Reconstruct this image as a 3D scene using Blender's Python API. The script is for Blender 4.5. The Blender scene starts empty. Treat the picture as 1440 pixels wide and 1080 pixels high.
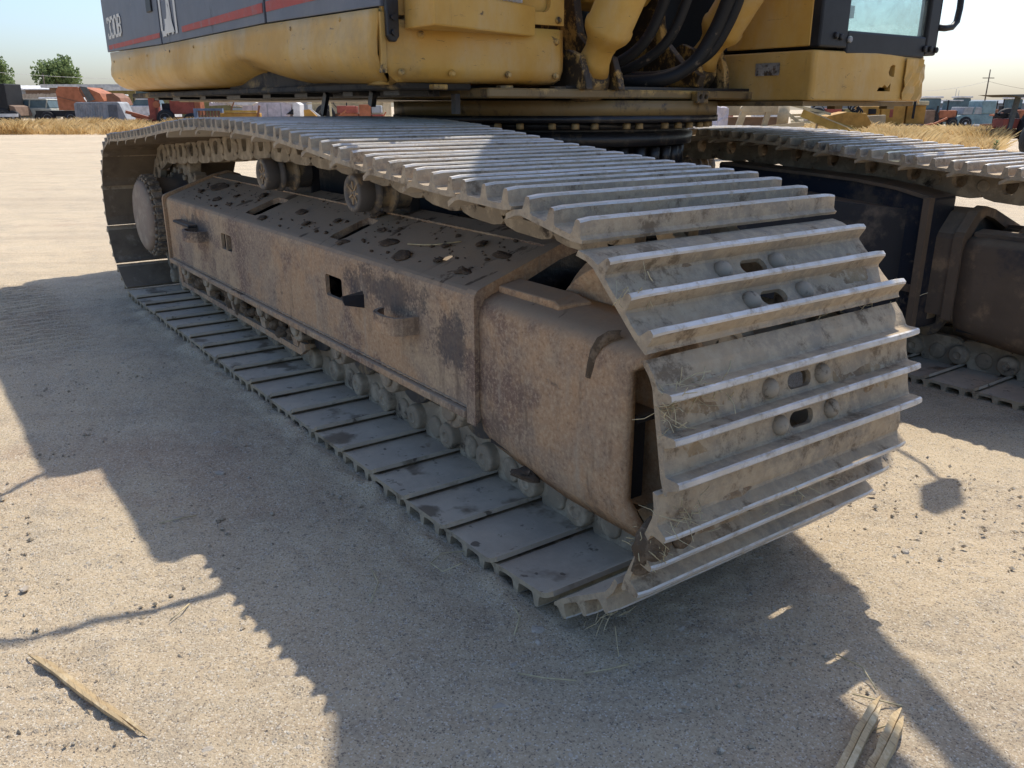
import bpy, bmesh, math, random
import numpy as np
from mathutils import Vector, Matrix, noise

random.seed(7)
rng = np.random.default_rng(11)
D = bpy.data
SC = bpy.context.scene
COL = SC.collection

# ------------------------------------------------------------------ camera
YAW, PITCH = 0.62480, 0.32109
CAMP = Vector((5.3217, -1.0229, 1.1173))
fw = Vector((-math.cos(YAW) * math.cos(PITCH), math.sin(YAW) * math.cos(PITCH), -math.sin(PITCH)))
rt = fw.cross(Vector((0, 0, 1))).normalized()
up = rt.cross(fw)
cam_d = D.cameras.new('camera')
cam = D.objects.new('camera', cam_d)
COL.objects.link(cam)
cam.matrix_world = Matrix(((rt.x, up.x, -fw.x, CAMP.x), (rt.y, up.y, -fw.y, CAMP.y), (rt.z, up.z, -fw.z, CAMP.z), (0, 0, 0, 1)))
cam_d.sensor_width = 36
cam_d.lens = 29.36
cam_d.clip_start = 0.05
cam_d.clip_end = 3000
SC.camera = cam

# ------------------------------------------------------------------ sky and sun
SUN = Vector((-0.33, 0.57, 1.0)).normalized()
W = D.worlds.new('World')
SC.world = W
W.use_nodes = True
wn = W.node_tree.nodes
wl = W.node_tree.links
wn.clear()
sky = wn.new('ShaderNodeTexSky')
sky.sky_type = 'NISHITA'
sky.sun_disc = False
sky.sun_elevation = math.asin(SUN.z)
sky.sun_rotation = math.atan2(SUN.x, SUN.y)
sky.altitude = 0
sky.air_density = 1.0
sky.dust_density = 2.1
sky.ozone_density = 6.0
bg = wn.new('ShaderNodeBackground')
bg.inputs['Strength'].default_value = 0.15
wo = wn.new('ShaderNodeOutputWorld')
wl.new(sky.outputs[0], bg.inputs['Color'])
wl.new(bg.outputs[0], wo.inputs['Surface'])
sun_d = D.lights.new('sun', 'SUN')
sun_d.energy = 3.6
sun_d.angle = math.radians(0.55)
sun_d.color = (1.0, 0.935, 0.82)
sun = D.objects.new('sun', sun_d)
sun.rotation_euler = SUN.to_track_quat('Z', 'Y').to_euler()
sun.location = (-5, 8, 20)
COL.objects.link(sun)
SC.view_settings.view_transform = 'Standard'
SC.view_settings.look = 'None'
SC.view_settings.exposure = 0.50
SC.view_settings.gamma = 1.0
SC.view_settings.use_curve_mapping = False
SC.render.engine = 'CYCLES'
SC.cycles.max_bounces = 6
SC.cycles.transparent_max_bounces = 8


# ------------------------------------------------------------------ materials
class NT:
    def __init__(s, name):
        s.m = D.materials.new(name)
        s.m.use_nodes = True
        s.t = s.m.node_tree
        s.t.nodes.clear()
        s.out = s.n('ShaderNodeOutputMaterial')
        s.b = s.n('ShaderNodeBsdfPrincipled')
        s.t.links.new(s.b.outputs[0], s.out.inputs[0])
        s._pos = None

    def n(s, k):
        return s.t.nodes.new(k)

    def l(s, a, b):
        s.t.links.new(a, b)

    def pos(s, stretch=None):
        if s._pos is None:
            s._pos = s.n('ShaderNodeNewGeometry')
        p = s._pos.outputs['Position']
        if stretch:
            mp = s.n('ShaderNodeMapping')
            if len(stretch) == 4:
                mp.vector_type = 'TEXTURE'
                mp.inputs['Rotation'].default_value = (0, 0, stretch[3])
                mp.inputs['Scale'].default_value = tuple(1 / q for q in stretch[:3])
            else:
                mp.inputs['Scale'].default_value = stretch[:3]
            s.l(p, mp.inputs['Vector'])
            p = mp.outputs[0]
        return p

    def noise(s, scale, detail=4, rough=0.6, stretch=None, dist=0.0):
        t = s.n('ShaderNodeTexNoise')
        t.inputs['Scale'].default_value = scale
        t.inputs['Detail'].default_value = detail
        t.inputs['Roughness'].default_value = rough
        t.inputs['Distortion'].default_value = dist
        s.l(s.pos(stretch), t.inputs['Vector'])
        return t.outputs['Fac']

    def voro(s, scale, out='Distance', stretch=None):
        t = s.n('ShaderNodeTexVoronoi')
        t.inputs['Scale'].default_value = scale
        s.l(s.pos(stretch), t.inputs['Vector'])
        return t.outputs[out]

    def ramp(s, fac, lo, hi, a=0.0, b=1.0):
        r = s.n('ShaderNodeMapRange')
        r.interpolation_type = 'SMOOTHSTEP'
        r.inputs['From Min'].default_value = lo
        r.inputs['From Max'].default_value = hi
        r.inputs['To Min'].default_value = a
        r.inputs['To Max'].default_value = b
        s.l(fac, r.inputs['Value'])
        return r.outputs[0]

    def math(s, op, a, b):
        m = s.n('ShaderNodeMath')
        m.operation = op
        for i, v in enumerate((a, b)):
            if isinstance(v, (int, float)):
                m.inputs[i].default_value = v
            else:
                s.l(v, m.inputs[i])
        return m.outputs[0]

    def mix(s, fac, a, b):
        m = s.n('ShaderNodeMix')
        m.data_type = 'RGBA'
        for nm, v in (('Factor', fac), ('A', a), ('B', b)):
            sock = [i for i in m.inputs if i.name == nm and i.type == ('VALUE' if nm == 'Factor' else 'RGBA')][0]
            if isinstance(v, (int, float)):
                sock.default_value = v
            elif isinstance(v, tuple):
                sock.default_value = (*v, 1)
            else:
                s.l(v, sock)
        return [o for o in m.outputs if o.type == 'RGBA'][0]

    def up(s, lo, hi):
        g = s._pos or s.n('ShaderNodeNewGeometry')
        s._pos = g
        x = s.n('ShaderNodeSeparateXYZ')
        s.l(g.outputs['Normal'], x.inputs[0])
        return s.ramp(x.outputs[2], lo, hi)

    def bump(s, h, strength, dist=0.01):
        b = s.n('ShaderNodeBump')
        b.inputs['Strength'].default_value = strength
        b.inputs['Distance'].default_value = dist
        s.l(h, b.inputs['Height'])
        s.l(b.outputs[0], s.b.inputs['Normal'])

    def done(s, col, rough=0.8, metal=0.0, spec=0.3):
        for nm, v in (('Base Color', col), ('Roughness', rough), ('Metallic', metal)):
            if isinstance(v, tuple):
                s.b.inputs[nm].default_value = (*v, 1)
            elif isinstance(v, (int, float)):
                s.b.inputs[nm].default_value = v
            else:
                s.l(v, s.b.inputs[nm])
        s.b.inputs['Specular IOR Level'].default_value = spec
        return s.m


def weathered(name, base, layers=(), rough=0.75, metal=0.0, bump=(60, 0.25, 0.004), dust=None, spec=0.3):
    """layers: (colour, noise scale, lo, hi, stretch or None)"""
    t = NT(name)
    c = base
    v = t.noise(9.0, 5, 0.65)
    c = t.mix(t.ramp(v, 0.3, 0.7, 0, 0.5), c, tuple(x * 0.75 for x in base))
    for (col, sc, lo, hi, st) in layers:
        c = t.mix(t.ramp(t.noise(sc, 6, 0.68, st), lo, hi), c, col)
    if dust:
        dc, lo, hi, amt = dust
        d = t.math('MULTIPLY', t.up(lo, hi), t.ramp(t.noise(7, 5, 0.7), 0.25, 0.6, 0.55, 1.0))
        c = t.mix(t.math('MULTIPLY', d, amt), c, dc)
    if bump:
        t.bump(t.noise(bump[0], 5, 0.7), bump[1], bump[2])
    return t.done(c, rough, metal, spec)


def plain(name, col, rough=0.7, metal=0.0, var=0.25, sc=6.0, spec=0.3):
    t = NT(name)
    c = t.mix(t.ramp(t.noise(sc, 5, 0.7), 0.35, 0.7, 0, 1), col, tuple(x * (1 - var) for x in col))
    return t.done(c, rough, metal, spec)


DUST = (0.36, 0.275, 0.19)
GREASE = (0.012, 0.011, 0.013)
RUST = (0.20, 0.085, 0.035)
M = {}


def ground_mat():
    t = NT('dirt')
    big = t.noise(0.35, 5, 0.6)
    mid = t.noise(2.6, 6, 0.65)
    c = t.mix(t.ramp(big, 0.35, 0.65), (0.60, 0.475, 0.315), (0.52, 0.41, 0.275))
    c = t.mix(t.ramp(mid, 0.42, 0.72, 0, 0.75), c, (0.40, 0.325, 0.235))
    streak = t.noise(1.3, 6, 0.7, (0.14, 2.4, 1, math.pi / 2 - YAW + 0.06))
    c = t.mix(t.ramp(streak, 0.5, 0.64, 0, 0.5), c, (0.58, 0.475, 0.335))
    c = t.mix(t.ramp(streak, 0.48, 0.36, 0, 0.45), c, (0.38, 0.29, 0.20))
    c = t.mix(t.ramp(t.noise(0.55, 5, 0.7), 0.56, 0.68, 0, 0.55), c, (0.40, 0.275, 0.19))
    c = t.mix(t.ramp(t.noise(5.5, 7, 0.75), 0.52, 0.70, 0, 0.6), c, (0.33, 0.275, 0.21))
    fine = t.noise(120, 6, 0.85)
    c = t.mix(t.ramp(fine, 0.47, 0.66, 0, 0.8), c, (0.64, 0.545, 0.40))
    c = t.mix(t.ramp(fine, 0.47, 0.34, 0, 0.7), c, (0.24, 0.19, 0.14))
    vc = t.voro(330, 'Color')
    sp = t.n('ShaderNodeSeparateColor')
    t.l(vc, sp.inputs[0])
    c = t.mix(t.ramp(sp.outputs[0], 0.90, 0.93, 0, 0.8), c, (0.66, 0.60, 0.50))
    vc2 = t.voro(75, 'Color'); sp2 = t.n('ShaderNodeSeparateColor'); t.l(vc2, sp2.inputs[0])
    vd2 = t.voro(75, 'Distance')
    peb = t.math('MULTIPLY', t.ramp(sp2.outputs[0], 0.86, 0.88), t.ramp(vd2, 0.42, 0.30))
    c = t.mix(t.math('MULTIPLY', peb, 0.6), c, t.mix(sp2.outputs[1], (0.25, 0.21, 0.17), (0.56, 0.51, 0.44)))
    c = t.mix(t.ramp(sp.outputs[1], 0.90, 0.93, 0, 0.7), c, (0.14, 0.115, 0.095))
    vd = t.voro(260, 'Distance')
    h = t.math('ADD', t.math('MULTIPLY', fine, 1.4), t.math('MULTIPLY', vd, -0.5))
    h = t.math('ADD', h, t.math('MULTIPLY', t.noise(18, 5, 0.7), 1.6))
    h = t.math('ADD', h, t.math('MULTIPLY', peb, 0.8))
    t.bump(h, 0.6, 0.010)
    return t.done(c, 0.95, 0, 0.15)


def shoe_mat(name, worn):
    t = NT(name)
    n1 = t.noise(5.0, 6, 0.7)
    n2 = t.noise(28, 6, 0.75)
    if worn:
        c = t.mix(t.ramp(n1, 0.35, 0.65), (0.60, 0.575, 0.545), (0.48, 0.44, 0.38))
        c = t.mix(t.ramp(n2, 0.5, 0.68, 0, 0.85), c, (0.40, 0.32, 0.235))
        t.bump(n2, 0.25, 0.003)
        return t.done(c, t.ramp(n2, 0.4, 0.65, 0.40, 0.8), 0.25, 0.5)
    c = t.mix(t.ramp(n1, 0.35, 0.62), (0.43, 0.325, 0.21), (0.31, 0.255, 0.19))
    c = t.mix(t.ramp(n2, 0.42, 0.62, 0, 0.85), c, (0.47, 0.37, 0.25))
    c = t.mix(t.ramp(t.noise(8, 7, 0.78), 0.52, 0.64, 0, 0.8), c, (0.15, 0.105, 0.065))
    t.bump(t.math('ADD', n2, t.math('MULTIPLY', t.noise(90, 4, 0.7), 0.5)), 0.5, 0.006)
    return t.done(c, 0.85, 0.0, 0.25)


def shoe_in_mat():
    t = NT('shoe_inner_steel')
    n1 = t.noise(4.0, 6, 0.7)
    c = t.mix(t.ramp(n1, 0.35, 0.65), (0.62, 0.52, 0.39), (0.50, 0.425, 0.33))
    c = t.mix(t.ramp(t.noise(14, 6, 0.7, (1, 0.6, 1)), 0.48, 0.66, 0, 0.7), c, (0.58, 0.50, 0.39))
    c = t.mix(t.ramp(t.noise(6.5, 4, 0.55), 0.57, 0.68, 0, 0.85), c, (0.17, 0.125, 0.08))
    c = t.mix(t.ramp(t.noise(17, 6, 0.75), 0.60, 0.68, 0, 0.75), c, (0.13, 0.095, 0.065))
    c = t.mix(t.ramp(t.noise(2.2, 6, 0.7), 0.45, 0.65, 0, 0.5), c, (0.37, 0.31, 0.245))
    c = t.mix(t.ramp(t.noise(23, 3, 0.5), 0.66, 0.72, 0, 0.8), c, (0.10, 0.075, 0.055))
    t.bump(t.noise(50, 5, 0.7), 0.3, 0.004)
    return t.done(c, 0.7, 0.1, 0.3)


def frame_mat():
    t = NT('rusty_frame_paint')
    n1 = t.noise(2.6, 6, 0.7)
    n2 = t.noise(7, 6, 0.72)
    nf = t.noise(95, 5, 0.8)
    c = t.mix(t.ramp(n1, 0.40, 0.60), (0.46, 0.285, 0.16), (0.31, 0.225, 0.16))
    c = t.mix(t.ramp(t.noise(3.1, 6, 0.66), 0.50, 0.62, 0, 0.8), c, (0.17, 0.11, 0.09))
    c = t.mix(t.ramp(t.noise(3.4, 5, 0.7), 0.50, 0.64, 0, 0.75), c, (0.48, 0.345, 0.215))
    c = t.mix(t.ramp(nf, 0.47, 0.64, 0, 0.6), c, (0.58, 0.43, 0.28))
    c = t.mix(t.ramp(nf, 0.45, 0.33, 0, 0.5), c, (0.10, 0.065, 0.05))
    c = t.mix(t.ramp(t.noise(5.2, 6, 0.7, (0.6, 1, 1.3)), 0.63, 0.72, 0, 0.75), c, (0.055, 0.055, 0.06))
    # bare dark patches left where old paint survives behind the steps, and runs down the plate
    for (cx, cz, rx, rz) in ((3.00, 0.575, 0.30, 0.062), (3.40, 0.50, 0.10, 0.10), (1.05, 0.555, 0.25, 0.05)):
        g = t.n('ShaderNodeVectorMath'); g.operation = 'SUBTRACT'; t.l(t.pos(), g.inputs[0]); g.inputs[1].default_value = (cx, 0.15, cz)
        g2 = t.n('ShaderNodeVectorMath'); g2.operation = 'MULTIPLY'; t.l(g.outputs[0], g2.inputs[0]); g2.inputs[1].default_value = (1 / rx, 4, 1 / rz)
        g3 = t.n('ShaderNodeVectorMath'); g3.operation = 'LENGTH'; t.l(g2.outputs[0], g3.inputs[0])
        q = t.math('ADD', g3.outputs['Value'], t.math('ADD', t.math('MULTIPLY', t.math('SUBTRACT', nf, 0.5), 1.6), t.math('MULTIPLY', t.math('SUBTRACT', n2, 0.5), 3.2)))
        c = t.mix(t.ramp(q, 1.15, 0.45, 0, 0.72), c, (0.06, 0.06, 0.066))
    c = t.mix(t.ramp(t.noise(6, 7, 0.75, (2.2, 2.2, 0.35)), 0.52, 0.68, 0, 0.7), c, (0.17, 0.12, 0.085))
    c = t.mix(t.ramp(t.noise(4, 7, 0.75, (1.8, 1.8, 0.30)), 0.56, 0.70, 0, 0.6), c, (0.42, 0.34, 0.25))
    c = t.mix(t.ramp(t.noise(20, 6, 0.75, (0.5, 1, 3), 1.0), 0.66, 0.70, 0, 0.7), c, (0.09, 0.06, 0.045))
    d = t.math('MULTIPLY', t.up(0.3, 0.9), t.ramp(t.noise(6, 6, 0.7), 0.25, 0.5, 0.7, 1.0))
    c = t.mix(t.math('MULTIPLY', d, 0.92), c, (0.335, 0.262, 0.19))
    st = t.math('MULTIPLY', t.ramp(t.noise(11, 5, 0.62, (1.0, 0.55, 1), 0.4), 0.585, 0.635), t.ramp(t.noise(2.3, 3, 0.5), 0.40, 0.52))
    c = t.mix(t.math('MULTIPLY', t.math('MULTIPLY', st, t.up(0.5, 0.85)), 0.85), c, (0.085, 0.058, 0.04))
    t.bump(t.math('ADD', nf, t.noise(20, 5, 0.7)), 0.3, 0.003)
    return t.done(c, 0.85, 0, 0.2)


def yellow_mat(name, base, grease=0.0, hem_amt=0.7):
    t = NT(name)
    n1 = t.noise(2.2, 6, 0.65)
    c = t.mix(t.ramp(n1, 0.35, 0.65), base, tuple(x * k for x, k in zip(base, (0.86, 0.80, 0.7))))
    c = t.mix(t.ramp(t.noise(3.1, 6, 0.7, (1, 1, 0.5)), 0.45, 0.72, 0, 0.5), c, (0.55, 0.43, 0.25))
    c = t.mix(t.ramp(t.noise(5, 7, 0.75, (2.5, 2.5, 0.35)), 0.60, 0.75, 0, 0.45), c, (0.24, 0.155, 0.06))
    c = t.mix(t.ramp(t.noise(1.7, 7, 0.75), 0.50, 0.66, 0, 0.45), c, (0.34, 0.225, 0.085))
    scr = t.noise(14, 8, 0.8, (1, 1, 2.6), 0.6)
    c = t.mix(t.ramp(t.noise(9, 6, 0.7, (0.4, 0.4, 5), 1.2), 0.655, 0.68, 0, 0.65), c, (0.12, 0.08, 0.05))
    c = t.mix(t.ramp(scr, 0.625, 0.66, 0, 0.85), c, (0.055, 0.04, 0.03))
    if grease:
        c = t.mix(t.ramp(t.noise(7.5, 8, 0.78, (1, 1, 0.8), 0.3), 0.60 - grease, 0.70 - grease, 0, 0.93), c, GREASE)
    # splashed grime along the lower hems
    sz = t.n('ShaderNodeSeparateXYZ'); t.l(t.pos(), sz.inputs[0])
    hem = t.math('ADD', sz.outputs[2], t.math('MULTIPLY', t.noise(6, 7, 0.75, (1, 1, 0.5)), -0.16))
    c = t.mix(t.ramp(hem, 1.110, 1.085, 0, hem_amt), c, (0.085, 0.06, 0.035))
    t.bump(t.math('ADD', t.noise(60, 5, 0.7), t.math('MULTIPLY', t.noise(5, 3, 0.5), 4.0)), 0.10, 0.006)
    return t.done(c, t.ramp(n1, 0.3, 0.7, 0.42, 0.62), 0.0, 0.4)


M['ground'] = ground_mat()
M['shoe'] = shoe_mat('shoe_dirty_steel', False)
M['worn'] = shoe_mat('shoe_worn_tip', True)
M['shoe_in'] = shoe_in_mat()
M['frame'] = frame_mat()
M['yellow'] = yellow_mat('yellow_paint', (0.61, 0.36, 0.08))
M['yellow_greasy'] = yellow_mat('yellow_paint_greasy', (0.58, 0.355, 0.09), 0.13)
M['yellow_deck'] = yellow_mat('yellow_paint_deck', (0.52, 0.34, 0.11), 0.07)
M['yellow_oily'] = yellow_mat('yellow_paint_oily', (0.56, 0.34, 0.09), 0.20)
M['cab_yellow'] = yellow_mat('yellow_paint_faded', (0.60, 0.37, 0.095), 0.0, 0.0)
M['chain'] = weathered('chain_steel', (0.29, 0.235, 0.17), [((0.42, 0.345, 0.25), 14, 0.45, 0.64, None), ((0.06, 0.045, 0.035), 9, 0.56, 0.68, None)], 0.85, 0.0, (70, 0.3, 0.003), ((0.36, 0.285, 0.19), 0.4, 0.95, 0.7))
M['roller'] = weathered('roller_steel', (0.13, 0.12, 0.115), [((0.38, 0.29, 0.185), 9, 0.47, 0.62, None)], 0.6, 0.2, (50, 0.3, 0.003))
M['roller_face'] = weathered('roller_face_dirt', (0.40, 0.29, 0.18), [((0.07, 0.05, 0.04), 24, 0.55, 0.66, None)], 0.85, 0, (60, 0.4, 0.003))
M['hub'] = weathered('hub_paint', (0.32, 0.24, 0.18), [((0.42, 0.33, 0.24), 9, 0.45, 0.65, None)], 0.8, 0, (60, 0.25, 0.003))
M['hubring'] = weathered('hub_ring_steel', (0.16, 0.135, 0.11), [((0.35, 0.28, 0.2), 30, 0.42, 0.58, None)], 0.7, 0.1, (80, 0.6, 0.006))
M['dark'] = weathered('dark_machine_paint', (0.022, 0.022, 0.026), [((0.15, 0.115, 0.085), 4, 0.52, 0.75, None)], 0.65, 0, (40, 0.3, 0.004), ((0.26, 0.2, 0.14), 0.5, 1.0, 0.7))
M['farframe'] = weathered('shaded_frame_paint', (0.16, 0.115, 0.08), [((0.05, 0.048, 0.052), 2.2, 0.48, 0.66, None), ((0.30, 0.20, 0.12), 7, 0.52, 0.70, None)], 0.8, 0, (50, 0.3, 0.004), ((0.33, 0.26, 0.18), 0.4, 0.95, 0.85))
M['grease'] = weathered('black_grease', (0.014, 0.013, 0.015), [((0.10, 0.075, 0.05), 10, 0.55, 0.7, None)], 0.4, 0, (35, 0.5, 0.006), None, 0.5)
M['black'] = plain('black_paint', (0.02, 0.02, 0.022), 0.5, 0, 0.4)
M['hose'] = weathered('rubber_hose', (0.013, 0.013, 0.014), [((0.16, 0.12, 0.085), 18, 0.58, 0.72, None)], 0.55, 0, (60, 0.3, 0.002), ((0.2, 0.16, 0.11), 0.5, 1, 0.5))
M['door'] = weathered('slate_door_paint', (0.13, 0.14, 0.165), [((0.17, 0.17, 0.18), 3, 0.45, 0.75, (1, 1, 0.4)), ((0.04, 0.042, 0.05), 6, 0.60, 0.72, (1, 1, 0.3)), ((0.28, 0.25, 0.21), 30, 0.66, 0.72, (1, 1, 0.4))], 0.55, 0, (30, 0.12, 0.004), None, 0.4)
M['red'] = weathered('faded_red_print', (0.42, 0.075, 0.055), [((0.30, 0.14, 0.13), 12, 0.5, 0.7, None)], 0.6, 0, None)
M['white'] = weathered('worn_white_print', (0.66, 0.64, 0.58), [((0.28, 0.26, 0.23), 26, 0.66, 0.72, None)], 0.6, 0, None)
M['bolt'] = weathered('bolt_steel', (0.34, 0.29, 0.22), [((0.12, 0.09, 0.06), 40, 0.55, 0.7, None)], 0.75, 0.1, (90, 0.3, 0.002))
M['ringbolt'] = plain('brass_bolt', (0.42, 0.29, 0.14), 0.6, 0.2, 0.5, 40)
M['mud'] = weathered('dried_mud', (0.12, 0.085, 0.055), [((0.23, 0.17, 0.115), 30, 0.45, 0.65, None)], 0.95, 0, (60, 0.9, 0.008))
M['clod'] = weathered('dark_mud', (0.10, 0.07, 0.048), [((0.20, 0.15, 0.105), 40, 0.5, 0.66, None)], 0.95, 0, (80, 0.9, 0.006))
M['straw'] = plain('straw', (0.60, 0.50, 0.30), 0.8, 0, 0.35, 40)
M['wood'] = weathered('split_wood', (0.50, 0.37, 0.205), [((0.27, 0.19, 0.11), 7, 0.5, 0.66, (4, 40, 4)), ((0.60, 0.48, 0.30), 22, 0.5, 0.65, None)], 0.85, 0, (80, 0.5, 0.004))
M['stone'] = weathered('stone', (0.38, 0.325, 0.26), [((0.48, 0.42, 0.34), 30, 0.5, 0.62, None)], 0.85, 0, (90, 0.4, 0.002))
M['gravel'] = weathered('gravel_grit', (0.36, 0.29, 0.20), [((0.50, 0.44, 0.35), 60, 0.5, 0.6, None), ((0.16, 0.13, 0.10), 45, 0.55, 0.62, None)], 0.95, 0, None)
M['belly'] = weathered('belly_grime', (0.05, 0.042, 0.034), [((0.26, 0.18, 0.08), 6, 0.52, 0.66, (0.5, 1, 1)), ((0.015, 0.013, 0.013), 9, 0.5, 0.62, None)], 0.75, 0, (40, 0.4, 0.005))
M['caked'] = weathered('caked_earth', (0.37, 0.265, 0.155), [((0.23, 0.155, 0.095), 9, 0.45, 0.62, None), ((0.46, 0.365, 0.25), 40, 0.5, 0.62, None)], 0.95, 0, (110, 0.8, 0.005))
M['shoe_in_brown'] = weathered('shoe_inner_mud', (0.22, 0.165, 0.11), [((0.15, 0.11, 0.075), 5, 0.45, 0.65, None), ((0.30, 0.235, 0.165), 12, 0.55, 0.7, None)], 0.85, 0, (40, 0.4, 0.004))
M['legpaint'] = weathered('blue_black_paint', (0.020, 0.024, 0.036), [((0.12, 0.09, 0.065), 2.6, 0.56, 0.70, None), ((0.16, 0.12, 0.085), 9, 0.60, 0.72, None)], 0.55, 0, (40, 0.25, 0.004), ((0.26, 0.2, 0.14), 0.6, 1.0, 0.8))
M['silver'] = weathered('foil_sticker', (0.42, 0.42, 0.41), [((0.12, 0.10, 0.08), 22, 0.5, 0.6, None)], 0.35, 0.5, (40, 0.6, 0.006), None, 0.5)
t = NT('dry_grass')
gcol = t.mix(t.ramp(t.noise(1.2, 5, 0.7), 0.35, 0.7), (0.72, 0.54, 0.28), (0.52, 0.35, 0.14))
gd = t.n('ShaderNodeBsdfDiffuse'); gt = t.n('ShaderNodeBsdfTranslucent'); gx = t.n('ShaderNodeMixShader')
gx.inputs[0].default_value = 0.5
t.l(gcol, gd.inputs[0]); t.l(gcol, gt.inputs[0]); t.l(gd.outputs[0], gx.inputs[1]); t.l(gt.outputs[0], gx.inputs[2]); t.l(gx.outputs[0], t.out.inputs[0])
M['grass'] = t.m
M['weed'] = plain('green_weed', (0.10, 0.17, 0.05), 0.85)
t = NT('cab_glass')
gl = t.n('ShaderNodeBsdfGlossy')
gl.inputs['Roughness'].default_value = 0.05
tr = t.n('ShaderNodeBsdfTransparent')
tr.inputs['Color'].default_value = (0.90, 0.97, 0.95, 1)
df = t.n('ShaderNodeBsdfDiffuse')
df.inputs['Color'].default_value = (0.55, 0.62, 0.58, 1)
m1 = t.n('ShaderNodeMixShader')
m1.inputs[0].default_value = 0.12
m2 = t.n('ShaderNodeMixShader')
t.l(t.ramp(t.noise(5, 6, 0.7), 0.40, 0.75, 0.03, 0.22), m2.inputs[0])
t.l(tr.outputs[0], m1.inputs[1]); t.l(gl.outputs[0], m1.inputs[2])
t.l(m1.outputs[0], m2.inputs[1]); t.l(df.outputs[0], m2.inputs[2])
t.l(m2.outputs[0], t.out.inputs[0])
M['glass'] = t.m
for nm, c in dict(c_orange=(0.44, 0.155, 0.075), c_red=(0.36, 0.095, 0.065), c_rust=(0.26, 0.12, 0.07), c_grey=(0.36, 0.37, 0.38), c_white=(0.72, 0.70, 0.68),
                  c_pale=(0.58, 0.52, 0.55), c_blue=(0.17, 0.23, 0.33), c_teal=(0.20, 0.29, 0.31), c_yel=(0.55, 0.34, 0.08), c_cat=(0.50, 0.27, 0.06),
                  c_cream=(0.60, 0.50, 0.30), c_olive=(0.25, 0.20, 0.08), c_black=(0.02, 0.02, 0.022), c_tyre=(0.028, 0.026, 0.026),
                  c_roof=(0.62, 0.60, 0.57), c_shed=(0.20, 0.22, 0.25), c_fence=(0.40, 0.33, 0.26), c_car=(0.42, 0.42, 0.36), c_brown=(0.20, 0.13, 0.09),
                  c_canopy=(0.13, 0.13, 0.12), c_pole=(0.16, 0.12, 0.09), c_window=(0.10, 0.15, 0.17), c_tan=(0.46, 0.36, 0.22)).items():
    M[nm] = plain(nm[2:] + '_weathered', c, 0.75, 0, 0.35, 2.5)
M['bark'] = plain('bark', (0.13, 0.10, 0.075), 0.9, 0, 0.4, 3)
for nm, lc in (('leaf', (0.16, 0.215, 0.095)), ('leaf_light', (0.23, 0.30, 0.12))):
    t = NT(nm)
    gcol = t.mix(t.ramp(t.noise(0.9, 5, 0.7), 0.35, 0.7), lc, tuple(x * 0.7 for x in lc))
    gd = t.n('ShaderNodeBsdfDiffuse'); gt = t.n('ShaderNodeBsdfTranslucent'); gx = t.n('ShaderNodeMixShader')
    gx.inputs[0].default_value = 0.45
    t.l(gcol, gd.inputs[0]); t.l(gcol, gt.inputs[0]); t.l(gd.outputs[0], gx.inputs[1]); t.l(gt.outputs[0], gx.inputs[2]); t.l(gx.outputs[0], t.out.inputs[0])
    M[nm] = t.m


# ------------------------------------------------------------------ mesh helpers
def V(*a):
    return Vector(a)


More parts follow.
